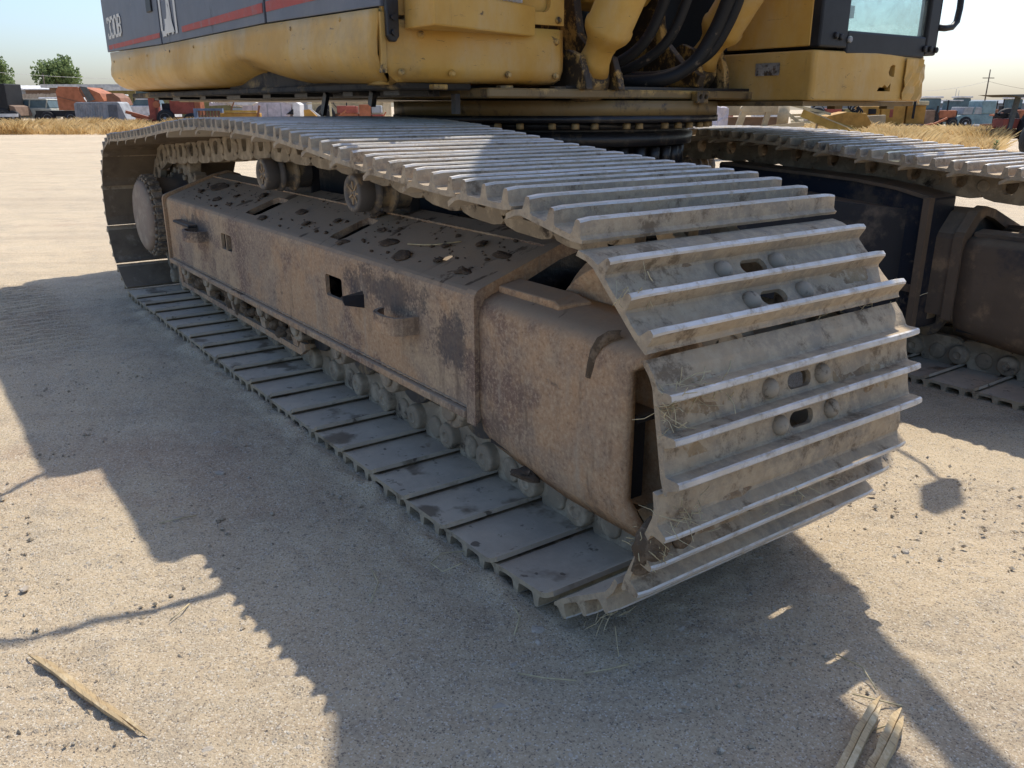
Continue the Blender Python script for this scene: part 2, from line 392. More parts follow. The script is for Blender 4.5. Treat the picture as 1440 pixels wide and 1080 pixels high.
class MB:
    """collects faces of one mesh; slot index per face"""

    def __init__(s):
        s.v, s.f, s.s, s.sm = [], [], [], []

    def add(s, vs, fs, slot=0, smooth=False):
        o = len(s.v)
        s.v += [Vector(p) for p in vs]
        for f in fs:
            s.f.append([i + o for i in f]); s.s.append(slot); s.sm.append(smooth)
        return s

    def box(s, x0, x1, y0, y1, z0, z1, slot=0):
        vs = [(x, y, z) for x in (x0, x1) for y in (y0, y1) for z in (z0, z1)]
        return s.add(vs, [(0, 1, 3, 2), (4, 6, 7, 5), (0, 4, 5, 1), (2, 3, 7, 6), (0, 2, 6, 4), (1, 5, 7, 3)], slot)

    def obox(s, c, ax, ay, az, slot=0):
        """oriented box, half-vectors"""
        c, ax, ay, az = map(Vector, (c, ax, ay, az))
        vs = [c + ax * i + ay * j + az * k for i in (-1, 1) for j in (-1, 1) for k in (-1, 1)]
        return s.add(vs, [(0, 1, 3, 2), (4, 6, 7, 5), (0, 4, 5, 1), (2, 3, 7, 6), (0, 2, 6, 4), (1, 5, 7, 3)], slot)

    def bar(s, a, b, w, h=None, slot=0, upv=(0, 0, 1)):
        a, b = Vector(a), Vector(b)
        d = (b - a)
        L = d.length
        d.normalize()
        u = Vector(upv)
        if abs(d.dot(u)) > 0.95:
            u = Vector((1, 0, 0))
        sd = d.cross(u).normalized()
        u = sd.cross(d)
        return s.obox((a + b) / 2, d * L / 2, sd * w / 2, u * (h or w) / 2, slot)

    def prism(s, poly, axis, a, b, slot=0, smooth=False, capslot=None):
        """poly list of 2d; axis 'y': (x,z); 'x': (y,z); 'z': (x,y)"""
        def P(q, t):
            return {'y': (q[0], t, q[1]), 'x': (t, q[0], q[1]), 'z': (q[0], q[1], t)}[axis]
        n = len(poly)
        vs = [P(q, a) for q in poly] + [P(q, b) for q in poly]
        o = len(s.v)
        s.add(vs, [(i, (i + 1) % n, n + (i + 1) % n, n + i) for i in range(n)], slot, smooth)
        for f in (list(range(n)), list(range(n, 2 * n))):
            s.f.append([i + o for i in f]); s.s.append(slot if capslot is None else capslot); s.sm.append(False)
        return s

    def lathe(s, c, axis, prof, n=32, slot=0, smooth=True):
        """prof: (radius, t) along axis dir from c"""
        c = Vector(c); d = Vector(axis).normalized()
        u = Vector((0, 0, 1)) if abs(d.z) < 0.9 else Vector((1, 0, 0))
        e1 = d.cross(u).normalized(); e2 = d.cross(e1)
        vs = []
        for r, tt in prof:
            for i in range(n):
                a = 2 * math.pi * i / n
                vs.append(c + d * tt + (e1 * math.cos(a) + e2 * math.sin(a)) * r)
        fs = []
        for k in range(len(prof) - 1):
            for i in range(n):
                j = (i + 1) % n
                fs.append((k * n + i, k * n + j, (k + 1) * n + j, (k + 1) * n + i))
        s.add(vs, fs, slot, smooth)
        o = len(s.v) - len(vs)
        for k in (0, len(prof) - 1):
            if prof[k][0] > 1e-4:
                s.f.append([o + k * n + i for i in range(n)]); s.s.append(slot); s.sm.append(False)
        return s

    def cyl(s, a, b, r, r2=None, n=16, slot=0):
        a, b = Vector(a), Vector(b)
        return s.lathe(a, b - a, [(r, 0), (r2 if r2 is not None else r, (b - a).length)], n, slot)

    def tube(s, pts, r, n=8, slot=0, closed=False):
        pts = [Vector(p) for p in pts]
        m = len(pts)
        rr = r if isinstance(r, (list, tuple)) else [r] * m
        vs = []
        prev = None
        for k in range(m):
            d = (pts[min(k + 1, m - 1)] - pts[max(k - 1, 0)]).normalized()
            if prev is None:
                u = Vector((0, 0, 1)) if abs(d.z) < 0.9 else Vector((1, 0, 0))
                e1 = d.cross(u).normalized()
            else:
                e1 = (prev - d * prev.dot(d)).normalized()
            prev = e1
            e2 = d.cross(e1)
            for i in range(n):
                a = 2 * math.pi * i / n
                vs.append(pts[k] + (e1 * math.cos(a) + e2 * math.sin(a)) * rr[k])
        fs = [(k * n + i, k * n + (i + 1) % n, (k + 1) * n + (i + 1) % n, (k + 1) * n + i) for k in range(m - 1) for i in range(n)]
        fs += [tuple(range(n)), tuple((m - 1) * n + i for i in range(n))]
        return s.add(vs, fs, slot, True)

    def mesh(s, name, mats, recalc=True):
        me = D.meshes.new(name)
        me.from_pydata([tuple(p) for p in s.v], [], s.f)
        for m in (mats if isinstance(mats, (list, tuple)) else [mats]):
            me.materials.append(M[m] if isinstance(m, str) else m)
        me.polygons.foreach_set('material_index', s.s)
        me.polygons.foreach_set('use_smooth', s.sm)
        if recalc:
            bm = bmesh.new(); bm.from_mesh(me)
            bmesh.ops.recalc_face_normals(bm, faces=bm.faces)
            bm.to_mesh(me); bm.free()
        return me


def bevel_mesh(me, off, seg=2, angle=0.6):
    bm = bmesh.new(); bm.from_mesh(me)
    bmesh.ops.remove_doubles(bm, verts=bm.verts, dist=1e-5)
    es = [e for e in bm.edges if len(e.link_faces) == 2 and e.calc_face_angle(0) > angle]
    bmesh.ops.bevel(bm, geom=es, offset=off, segments=seg, affect='EDGES', profile=0.5, clamp_overlap=True)
    bm.to_mesh(me); bm.free()
    return me


def cut(me, cutter):
    """boolean difference, returns new mesh"""
    a = D.objects.new('tmp_a', me); b = D.objects.new('tmp_b', cutter)
    COL.objects.link(a); COL.objects.link(b)
    md = a.modifiers.new('b', 'BOOLEAN')
    md.operation = 'DIFFERENCE'; md.object = b; md.solver = 'EXACT'
    dg = bpy.context.evaluated_depsgraph_get(); dg.update()
    out = D.meshes.new_from_object(a.evaluated_get(dg))
    nm = me.name
    D.objects.remove(a); D.objects.remove(b); D.meshes.remove(me); D.meshes.remove(cutter)
    out.name = nm
    return out


def wloc(o):
    p = Vector((0, 0, 0))
    while o:
        p += o.location; o = o.parent
    return p


def link(name, me, parent=None, label=None, cat=None, group=None, kind=None, base=False):
    """world-space mesh -> object with its own origin"""
    n = len(me.vertices)
    co = np.empty(n * 3); me.vertices.foreach_get('co', co); co = co.reshape(-1, 3)
    c = (co.min(0) + co.max(0)) / 2
    if base:
        c[2] = co[:, 2].min()
    me.vertices.foreach_set('co', (co - c).ravel()); me.update()
    o = D.objects.new(name, me); COL.objects.link(o)
    if parent:
        o.parent = parent
        o.location = Vector(c) - wloc(parent)
    else:
        o.location = c
    tag(o, label, cat, group, kind)
    return o


def tag(o, label=None, cat=None, group=None, kind=None):
    if label: o['label'] = label
    if cat: o['category'] = cat
    if group: o['group'] = group
    if kind: o['kind'] = kind
    return o


def empty(name, loc, label, cat, group=None):
    o = D.objects.new(name, None); COL.objects.link(o)
    o.location = loc; o.empty_display_size = 0.2
    return tag(o, label, cat, group)


def lumpy(me, amp, scale, seed=0.0):
    for v in me.vertices:
        p = v.co * scale + Vector((seed, seed * 1.7, -seed))
        v.co += noise.noise_vector(p) * amp
    return me


# ------------------------------------------------------------------ ground
YF = Vector((-math.cos(YAW), math.sin(YAW), 0))
YR = Vector((math.sin(YAW), math.cos(YAW), 0))
YO = Vector((CAMP.x, CAMP.y, 0))


def yz(r):
    """the yard falls gently to the right"""
    return -0.010 * max(0.0, r - 5.0)


def yard(r, d, z=0.0):
    """yard survey frame: d metres into the yard, r metres to the right"""
    return YO + YF * d + YR * r + Vector((0, 0, z + yz(r)))


S_ = 1500


def gz(y):
    """the dirt dips a little under the far track"""
    return np.interp(y, [0.85, 1.4, 2.1, 4.2, 9.0], [0, -0.02, -0.062, -0.062, 0])


gr_ = [-1500, -300, -60, -8, -3, -1.6, 0, 1, 2, 3, 4, 5, 8, 15, 40, 120, 400, 1500]
gd_ = [-60, -8, -4, -2, -1, 0, 1, 2, 3, 4, 5, 6, 7, 8, 10, 14, 25, 60, 150, 400, 1500]
gv = []
for d_ in gd_:
    for r_ in gr_:
        p_ = YO + YF * d_ + YR * r_
        near_ = 1.0 if (-8 <= p_.x <= 9 and p_.y < 9) else 0.0
        gv.append((p_.x, p_.y, float(gz(p_.y)) * near_ - 0.010 * max(0.0, r_ - 5.0)))
g_ = MB()
nr_ = len(gr_)
g_.add(gv, [(a * nr_ + b, a * nr_ + b + 1, (a + 1) * nr_ + b + 1, (a + 1) * nr_ + b) for a in range(len(gd_) - 1) for b in range(nr_ - 1)], 0, True)
gm = g_.mesh('ground', 'ground')
o = D.objects.new('ground', gm)
COL.objects.link(o)
tag(o, kind='structure')


def vnoise(x, y, seed):
    r = np.random.default_rng(seed)
    tab = r.random((256, 256))
    xi = np.floor(x).astype(int); yi = np.floor(y).astype(int)
    fx = x - xi; fy = y - yi
    fx = fx * fx * (3 - 2 * fx); fy = fy * fy * (3 - 2 * fy)
    a = tab[xi % 256, yi % 256]; b = tab[(xi + 1) % 256, yi % 256]
    c = tab[xi % 256, (yi + 1) % 256]; d = tab[(xi + 1) % 256, (yi + 1) % 256]
    return (a * (1 - fx) + b * fx) * (1 - fy) + (c * (1 - fx) + d * fx) * fy - 0.5


def near_ground():
    st = 0.013
    xs = np.arange(-1.2, 5.35, st); ys = np.arange(-1.6, 2.9, st)
    X, Y = np.meshgrid(xs, ys, indexing='ij')
    z = 0.010 * vnoise(X * 3.1, Y * 3.1, 1) + 0.007 * vnoise(X * 9, Y * 9, 2) + 0.006 * vnoise(X * 24, Y * 24, 3) + 0.006 * vnoise(X * 60, Y * 60, 4)
    z += 0.012 * np.clip(vnoise(X * 13 + 40, Y * 13, 6) - 0.22, 0, 1)
    # old grouser prints beside the machine
    berm = np.exp(-((Y + 0.02) / 0.035) ** 2) * ((X > 0.1) & (X < 4.05)) * (0.6 + 1.6 * vnoise(X * 14, Y * 14, 12))
    z += 0.020 * np.clip(berm, 0, 2)
    z += 0.010 * np.clip(vnoise(X * 34 + 9, Y * 34, 14) - 0.30, 0, 1) * 4 * np.exp(-((Y + 0.10) / 0.18) ** 2)
    # tyre ruts curving across the open dirt
    for off in (0.0, 0.34):
        q = Y + 1.02 + off - 0.05 * (X - 2.0)
        z -= 0.010 * np.exp(-(q / 0.09) ** 4) * (0.7 + 0.3 * np.sign(np.sin((X + 0.6 * np.abs(q)) * 2 * math.pi / 0.055)))
    m = np.exp(-((X + 0.15 - (Y + 0.75) * 0.3) / 1.1) ** 4) * np.exp(-((Y + 0.65) / 0.3) ** 4)
    z += 0.010 * m * np.sign(np.sin(X * 2 * math.pi / 0.073 + 2 * vnoise(X * 4, Y * 4, 9)))
    e = np.minimum.reduce([X - xs[0], xs[-1] - X, Y - ys[0], ys[-1] - Y])
    fade = np.clip(e / 0.3, 0, 1)
    z = 0.004 + (z + 0.004) * fade + gz(Y)
    nx, ny = X.shape
    idx = np.arange(nx * ny).reshape(nx, ny)
    q = np.stack([idx[:-1, :-1], idx[1:, :-1], idx[1:, 1:], idx[:-1, 1:]], -1).reshape(-1, 4)
    me = D.meshes.new('dirt_surface')
    me.vertices.add(nx * ny); me.vertices.foreach_set('co', np.stack([X, Y, z], -1).ravel())
    me.loops.add(q.size); me.loops.foreach_set('vertex_index', q.ravel().astype(np.int32))
    me.polygons.add(len(q)); me.polygons.foreach_set('loop_start', np.arange(0, q.size, 4).astype(np.int32))
    me.polygons.foreach_set('use_smooth', np.ones(len(q), bool))
    me.update(); me.materials.append(M['ground'])
    o = D.objects.new('dirt_surface', me); COL.objects.link(o)
    tag(o, kind='structure')


near_ground()

# ================================================================== EXCAVATOR
EX = empty('excavator', (1.985, 1.635, 0), 'yellow and slate tracked excavator with rusty steel tracks parked on the dirt', 'excavator')
PITCHL = 0.2159
SHW = 0.80
FARY = 2.50
FARZ = -0.07


def loop_path():
    pts = []
    ic, ir = (3.935, 0.48), 0.36
    sc, sr = (0.03, 0.49), 0.37
    top = [(0.03, 0.86), (0.5, 0.882), (0.84, 0.903), (1.2, 0.932), (1.48, 0.949), (1.73, 0.957), (2.06, 0.957), (2.61, 0.938), (2.92, 0.908), (3.21, 0.882), (3.54, 0.858), (3.935, 0.84)]
    for x in np.linspace(0.03, 3.935, 200)[:-1]:
        pts.append((x, 0.12))
    for a in np.linspace(-90, 90, 90)[:-1]:
        pts.append((ic[0] + ir * math.cos(math.radians(a)), ic[1] + ir * math.sin(math.radians(a))))
    tx = np.array([p[0] for p in top]); tz = np.array([p[1] for p in top])
    # catmull-like smooth interpolation
    xs = np.linspace(3.935, 0.03, 300)[:-1]
    sl = np.gradient(tz, tx); sl[0] = 0.0; sl[-1] = 0.0
    for x in xs:
        k = min(max(np.searchsorted(tx, x) - 1, 0), len(tx) - 2)
        h = tx[k + 1] - tx[k]; u = (x - tx[k]) / h
        z = (2 * u**3 - 3 * u**2 + 1) * tz[k] + (u**3 - 2 * u**2 + u) * h * sl[k] + (-2 * u**3 + 3 * u**2) * tz[k + 1] + (u**3 - u**2) * h * sl[k + 1]
        pts.append((x, z))
    for a in np.linspace(90, 270, 90)[:-1]:
        z = sc[1] + sr * math.sin(math.radians(a))
        pts.append((sc[0] + sr * math.cos(math.radians(a)), z))
    return np.array(pts)


def pins(x0):
    p = loop_path()
    # start at bottom, pin at x0
    k = int(np.argmin(np.abs(p[:199, 0] - x0)))
    p = np.roll(p, -k, axis=0)
    p = np.vstack([p, p[:1]])
    s = np.concatenate([[0], np.cumsum(np.hypot(*np.diff(p, axis=0).T))])
    n = round(s[-1] / PITCHL)
    q = np.concatenate([np.arange(34) * PITCHL, np.linspace(34 * PITCHL, s[-1], n - 34 + 1)[:-1]])
    return np.stack([np.interp(q, s, p[:, 0]), np.interp(q, s, p[:, 1])], -1), n


# shoe in local frame: u along travel, y across, w outward from pin line.
PL0, PL1, TIP = 0.070, 0.083, 0.119


def shoe_mesh(seed):
    r = random.Random(seed)
    # closed profile (u, w). negative u = leading edge on the bottom run's -x side
    prof = [(0.127, PL0 - 0.022), (0.100, PL0 - 0.006), (0.080, PL0), (-0.088, PL0), (-0.118, PL0 + 0.004), (-0.121, PL1)]
    tips = []
    for g in (-0.098, -0.018, 0.062):
        wb, wt = 0.0125, 0.0065
        prof += [(g - wb - 0.004, PL1), (g - wb, PL1 + 0.004), (g - wt - 0.001, TIP - 0.004), (g - wt + 0.002, TIP), (g + wt - 0.002, TIP), (g + wt + 0.001, TIP - 0.004), (g + wb, PL1 + 0.004), (g + wb + 0.004, PL1)]
        if g < 0.04:
            prof += [(g + 0.040, PL1 - 0.001)]
    prof += [(0.088, PL1 - 0.002), (0.105, PL1 - 0.008), (0.1295, PL1 - 0.023)]
    prof[5] = (-0.1205, PL1 - 0.002)
    clean = [prof[0]]
    for p in prof[1:]:
        if (Vector(p) - Vector(clean[-1])).length > 0.0008:
            clean.append(p)
    prof = [(-u, w) for u, w in clean]
    n = len(prof)
    K = 28
    ys = np.linspace(-SHW / 2, SHW / 2, K + 1)
    mb = MB()
    vs = []
    for j, y in enumerate(ys):
        for (u, w) in prof:
            tipw = max(0, (w - PL1) / (TIP - PL1))
            nz = noise.noise(Vector((u * 30 + seed * 3.1, y * 9, seed)))
            nz2 = noise.noise(Vector((u * 60 + seed, y * 30, seed + 5)))
            ww = w - tipw * (0.0008 + 0.0009 * nz + 0.0003 * nz2) if w > PL1 + 0.001 else w + (0.0016 * nz2 if w > PL0 + 0.002 else 0.0012 * nz)
            e = min(y + SHW / 2, SHW / 2 - y)
            if tipw > 0.3 and e < 0.012:
                ww -= (0.012 - e) * 0.25
            vs.append((u + 0.0006 * nz2 * tipw, y, ww))
    fs, sl = [], []
    for j in range(K):
        for i in range(n):
            k = (i + 1) % n
            fs.append((j * n + i, j * n + k, (j + 1) * n + k, (j + 1) * n + i))
            wa, wb = prof[i][1], prof[k][1]
            if wa <= PL0 + 0.001 and wb <= PL0 + 0.001:
                sl.append(2)
            elif wa > TIP - 0.006 and wb > TIP - 0.006:
                sl.append(1)
            else:
                sl.append(0)
    mb.v = [Vector(p) for p in vs]
    mb.f = [list(f) for f in fs] + [list(range(n)), [K * n + i for i in range(n)]]
    mb.s = sl + [0, 0]
    mb.sm = [False] * len(mb.f)
    me = mb.mesh('track_shoe', ['shoe', 'worn', 'shoe_in'])
    # two oval mud-relief holes between the grousers
    cb = MB()
    for u in (0.058, -0.022):
        pts = []
        for i in range(16):
            a = 2 * math.pi * i / 16
            pts.append((u + 0.017 * math.sin(a), 0.017 * math.cos(a) + (0.022 if math.cos(a) > 0 else -0.022)))
        cb.prism(pts, 'z', 0.03, 0.11)
    me = cut(me, cb.mesh('c', 'shoe'))
    return me


def bolt_mesh():
    mb = MB()
    mb.lathe((0, 0, PL1 - 0.006), (0, 0, 1), [(0.0215, 0), (0.0215, 0.008), (0.019, 0.015), (0.012, 0.021), (0.001, 0.024)], 12)
    return mb.mesh('bolt', 'bolt')


def link_mesh(pockets=True):
    """one chain link: two side plates; local u,y,w with w outward"""
    prof = [(-0.128, 0.012), (-0.118, -0.030), (-0.095, -0.052), (-0.05, -0.060), (0.06, -0.060), (0.098, -0.052), (0.118, -0.028), (0.126, 0.010), (0.112, 0.040), (0.075, 0.052), (0.07, 0.070), (-0.075, 0.070), (-0.08, 0.052), (-0.115, 0.042)]
    a = MB()
    for sgn in (-1, 1):
        lo, hi = sorted((sgn * 0.068, sgn * 0.104))
        a.prism(prof, 'y', lo, hi)
    me = a.mesh('track_link', 'chain')
    c = MB()
    for u in ((0.0,) if pockets else ()):
        c.prism([(u - 0.030, -0.006), (u - 0.020, -0.022), (u + 0.014, -0.022), (u + 0.030, -0.002), (u + 0.034, 0.028), (u + 0.022, 0.042), (u - 0.020, 0.042), (u - 0.034, 0.028)], 'y', -0.2, 0.2)
    if pockets:
        me = cut(me, c.mesh('c', 'chain'))
    a2 = MB()
    if pockets:
        a2.lathe((PITCHL / 2, -0.112, 0), (0, 1, 0), [(0.024, 0), (0.027, 0.004), (0.027, 0.22), (0.024, 0.224)], 14)
    else:
        a2.lathe((PITCHL / 2, -0.150, 0.012), (0, 1, 0), [(0.012, 0.018), (0.014, 0.012), (0.020, 0.010), (0.022, 0.014), (0.038, 0.014), (0.043, 0.018), (0.045, 0.028), (0.045, 0.272), (0.038, 0.286), (0.022, 0.286), (0.012, 0.282)], 22)
        a2.lathe((0.0, -0.116, 0.018), (0, 1, 0), [(0.010, 0), (0.034, 0.002), (0.038, 0.008), (0.038, 0.224), (0.034, 0.23), (0.010, 0.232)], 18)
    m2 = a2.mesh('x', 'chain')
    bm = bmesh.new(); bm.from_mesh(me); bm.from_mesh(m2); bm.to_mesh(me); bm.free(); D.meshes.remove(m2)
    bevel_mesh(me, 0.004, 1, 0.5)
    return me


SHOES = [shoe_mesh(s) for s in (1, 2, 3, 4)]
BOLT = bolt_mesh()
LINK = link_mesh()
LINKB = link_mesh(False)


BROWN = []
for me_ in SHOES:
    q_ = me_.copy(); q_.name = 'track_shoe_muddy'
    q_.materials[2] = M['shoe_in_brown']
    BROWN.append(q_)


def dirt_mesh(seed):
    """earth caked between the bars of one shoe"""
    nu, ny = 26, 60
    vs, fs = [], []
    for i in range(nu + 1):
        u = -0.112 + 0.205 * i / nu
        for j in range(ny + 1):
            y = -0.385 + 0.77 * j / ny
            a = noise.fractal(Vector((u * 16 + seed, y * 5, seed)), 1.0, 2.0, 4) + 0.25 * noise.noise(Vector((u * 70, y * 70, seed)))
            near = min(abs(u - g) for g in (0.098, 0.018, -0.062))
            a += 0.35 * noise.noise(Vector((u * 35, y * 30, seed + 4)))
            h = -0.005 + 0.011 * a + 0.010 * math.exp(-(near / 0.014) ** 2)
            h -= 0.03 * max(0, 1 - min(i, nu - i) / 4)
            if abs(y) < 0.11: h -= 0.010
            e = min(j, ny - j) / 4
            h = min(h, 0.022) - 0.012 * max(0, 1 - e)
            vs.append((u, y, PL1 + h))
    for i in range(nu):
        for j in range(ny):
            q = [i * (ny + 1) + j, i * (ny + 1) + j + 1, (i + 1) * (ny + 1) + j + 1, (i + 1) * (ny + 1) + j]
            if max(vs[k][2] for k in q) > PL1 - 0.003:
                fs.append(q)
    return MB().add(vs, fs, 0, True).mesh('caked_dirt', 'caked')


CAKED = [dirt_mesh(k * 7.3 + 1) for k in range(3)]


def place(name, me, parent, x, y, z, ang):
    o = D.objects.new(name, me); COL.objects.link(o)
    o.parent = parent
    o.location = Vector((x, y, z)) - wloc(parent)
    o.rotation_euler = (0, ang, 0)
    return o


def track(yc, x0, near):
    P, n = pins(x0)
    for i in range(n):
        a, b = P[i], P[(i + 1) % n]
        c = (a + b) / 2
        d = (b - a) / np.linalg.norm(b - a)
        ux, uz = d
        # rotation about y maps local x->(cos,-sin) in (x,z); local z->(sin,cos)
        ang = math.atan2(uz, -ux)        # local x = -d
        # local z after rotation = (sin ang, cos ang); with local x = -d this is outward
        jit = random.uniform(-1, 1)
        bank = BROWN if (c[0] < 0.05 and c[1] > 0.16) or (c[1] > 0.5 and c[0] < 1.2) else SHOES
        o = place('track_shoe', bank[i % 4 if near else (i * 3) % 4], EX, c[0], yc + jit * 0.004, c[1], ang + jit * 0.008)
        place('track_link', LINKB if c[1] < 0.14 else LINK, EX, c[0], yc, c[1], ang)
        if near and c[0] > 3.6 and c[1] > 0.13:
            k_ = D.objects.new('caked_dirt', CAKED[i % 3]); COL.objects.link(k_); k_.parent = o; k_['kind'] = 'stuff'
        if near and c[0] > 3.2 and not (c[1] < 0.2 and c[0] < 3.9):
            for u in (0.058, -0.022):
                for yy in (-0.085, 0.085):
                    bo = D.objects.new('bolt', BOLT); COL.objects.link(bo); bo.parent = o
                    bo.location = (u, yy + (0.012 if u > 0 else -0.012), 0)


track(0.40, -0.062 + PITCHL, True)
FAR = []
track(FARY + 0.40, 0.08, False)

# ---------------- track frames
ROOF = [(0.15, 0.302), (0.15, 0.628), (0.153, 0.641), (0.161, 0.651), (0.172, 0.657), (0.42, 0.747), (0.50, 0.765), (0.56, 0.745), (0.640, 0.662), (0.65, 0.640), (0.65, 0.302)]


def track_frame(y0, flip, mat, near):
    def Y(y):
        return y0 + ((0.8 - y) if flip else y)
    poly = [(Y(a), b) for a, b in ROOF]
    me = MB().prism(poly, 'x', 0.50, 3.50).mesh('track_frame', [mat, 'grease'])
    if near:
        # hollow shell, inside coloured black for the shade in the openings, then openings
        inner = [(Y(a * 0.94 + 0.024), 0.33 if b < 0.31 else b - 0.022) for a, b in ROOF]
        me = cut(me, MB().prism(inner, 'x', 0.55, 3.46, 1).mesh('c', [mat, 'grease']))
        for (xa, xb, za, zb) in ((2.566, 2.702, 0.482, 0.558), (1.405, 1.548, 0.494, 0.566)):
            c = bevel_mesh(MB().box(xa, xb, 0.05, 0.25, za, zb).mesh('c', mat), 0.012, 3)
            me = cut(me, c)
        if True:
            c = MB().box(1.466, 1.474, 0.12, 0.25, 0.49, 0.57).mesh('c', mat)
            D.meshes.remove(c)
        for (xa, xb) in ((1.585, 1.735), (2.48, 2.585)):
            cb = MB()
            pts = []
            xm, hw = (xa + xb) / 2, (xb - xa) / 2
            for i in range(20):
                a = 2 * math.pi * i / 20
                pts.append((xm + hw * max(-1, min(1, 1.35 * math.cos(a))), 0.288 + 0.078 * max(-1, min(1, 1.25 * math.sin(a)))))
            cb.prism(pts, 'z', 0.4, 0.9)
            me = cut(me, cb.mesh('c', mat))
    fr = link('track_frame', me, EX)
    # bottom flange rail
    sgn = -1 if not flip else 1
    m = MB()
    yy = sorted((Y(0.128), Y(0.149)))
    m.prism([(0.50, 0.300), (3.50, 0.300), (3.50, 0.325), (0.50, 0.325)], 'y', yy[0], yy[1])
    link('bottom_flange', bevel_mesh(m.mesh('bottom_flange', mat), 0.006, 2), fr)
    # end plate rims
    for (xa, xb, nm) in ((0.462, 0.482, 'end_rim'), (3.502, 3.545, 'end_rim')):
        out = [(Y(0.4 + (a - 0.4) * 1.055), b + (0.012 if b > 0.4 else -0.012)) for a, b in ROOF]
        inn = [(Y(0.4 + (a - 0.4) * 0.90), b - 0.03 if b > 0.4 else b + 0.03) for a, b in ROOF]
        mm = MB()
        nn = len(out)
        vs = [(xa, *p) for p in out] + [(xb, *p) for p in out] + [(xa, *p) for p in inn] + [(xb, *p) for p in inn]
        fs = []
        for i in range(nn - 1):
            j = i + 1
            fs += [(i, j, nn + j, nn + i), (2 * nn + i, 3 * nn + i, 3 * nn + j, 2 * nn + j), (i, 2 * nn + i, 2 * nn + j, j), (nn + i, nn + j, 3 * nn + j, 3 * nn + i)]
        fs += [(0, nn, 3 * nn, 2 * nn), (nn - 1, 3 * nn - 1, 4 * nn - 1, 2 * nn - 1)]
        mm.add(vs, fs)
        link(nm, mm.mesh(nm, mat), fr)
    # idler yoke: outer cheek plates that roll over at the top
    for side in (0.15, 0.65):
        s = 1 if side < 0.4 else -1
        # sections across x: (y offset inwards, z)
        def sect(x):
            tt = (x - 3.546) / (4.16 - 3.546)
            zt = 0.638 - 0.004 * tt
            zb = 0.245 - 0.04 * min(1, tt * 2.2) if tt < 0.8 else 0.205
            yb = 0.0 + 0.03 * max(0, 1 - abs(0))
            return [(0.045, zb - 0.018), (0.012, zb + 0.03), (0.0, zb + 0.085), (0.0, 0.42), (0.0, zt - 0.045), (0.006, zt - 0.02), (0.020, zt), (0.045, zt + 0.012), (0.11, zt + 0.026), (0.158, zt + 0.032)]
        xs = [3.546, 3.62, 3.75, 3.88, 3.98, 4.03, 4.08, 4.115]
        rows = [[(x + (0.028 if (k < 2 and x > 4.0) else 0.035 if (k > 4 and x > 4.0) else 0) - (0.0), Y(side + s * o), z) for k, (o, z) in enumerate(sect(x))] for x in xs]
        # lower front tip pulled forward
        k = len(rows[0])
        vs = [p for r in rows for p in r]
        fs = [(i * k + j, i * k + j + 1, (i + 1) * k + j + 1, (i + 1) * k + j) for i in range(len(rows) - 1) for j in range(k - 1)]
        me = MB().add(vs, fs, 0, True).mesh('idler_yoke', mat)
        bm = bmesh.new(); bm.from_mesh(me)
        bmesh.ops.solidify(bm, geom=bm.faces[:], thickness=0.022)
        bmesh.ops.recalc_face_normals(bm, faces=bm.faces)
        bm.to_mesh(me); bm.free()
        if near and side < 0.4:
            pass
        yk = link('idler_yoke', me, EX)
        # raised top plate along the cheek
        y_a, y_b = Y(side + s * 0.062), Y(side + s * 0.135)
        m = MB()
        sec = lambda x: [(x, y_a, 0.650), (x, y_b, 0.662), (x, y_b, 0.683), (x, y_a, 0.671)]
        vs = sec(3.548) + sec(3.78) + sec(3.84)
        vs[8:] = [(p[0] if k in (1, 2) else 3.80, p[1], p[2] - 0.01) for k, p in enumerate(vs[8:])]
        m.add(vs, [(0, 1, 2, 3), (8, 9, 10, 11)] + [(a * 4 + k, a * 4 + (k + 1) % 4, a * 4 + 4 + (k + 1) % 4, a * 4 + 4 + k) for a in range(2) for k in range(4)])
        link('yoke_plate', bevel_mesh(m.mesh('yoke_plate', mat), 0.005, 2), yk)
        y_a, y_b = sorted((Y(side + s * 0.026), Y(side + s * 0.034)))
        m = MB().box(3.56, 4.02, y_a, y_b, 0.24, 0.60).box(3.548, 3.556, *sorted((Y(side + s * 0.036), Y(0.398))), 0.26, 0.63)  # added dark plates: shade and dirt of the deep opening put into colour
        link('yoke_shade_liner', m.mesh('yoke_shade_liner', 'grease'), yk)
        # inner stiffener behind the open front
        y_a, y_b = sorted((Y(side + s * 0.035), Y(side + s * 0.10)))
        m = MB().box(4.06, 4.075, y_a, y_b, 0.26, 0.46).box(4.04, 4.11, y_a, y_b, 0.462, 0.482)
        link('yoke_stiffener', bevel_mesh(m.mesh('yoke_stiffener', 'dark'), 0.004, 1), yk)
    link('frame_shade_plate', MB().prism([(Y(0.4 + (a - 0.4) * 0.93), b - 0.012) for a, b in ROOF], 'x', 3.502, 3.507).mesh('frame_shade_plate', 'grease'), fr)  # added black plate, shade of the hole at the frame end put into colour
    # dark spring housing inside the yoke
    m = MB().lathe((3.0, Y(0.4), 0.48), (1, 0, 0), [(0.12, 0), (0.12, 0.6), (0.08, 0.62), (0.08, 0.75)], 20)
    link('recoil_housing', m.mesh('recoil_housing', 'dark'), EX)
    return fr


track_frame(0.0, False, 'frame', True)
track_frame(FARY, True, 'farframe', False)

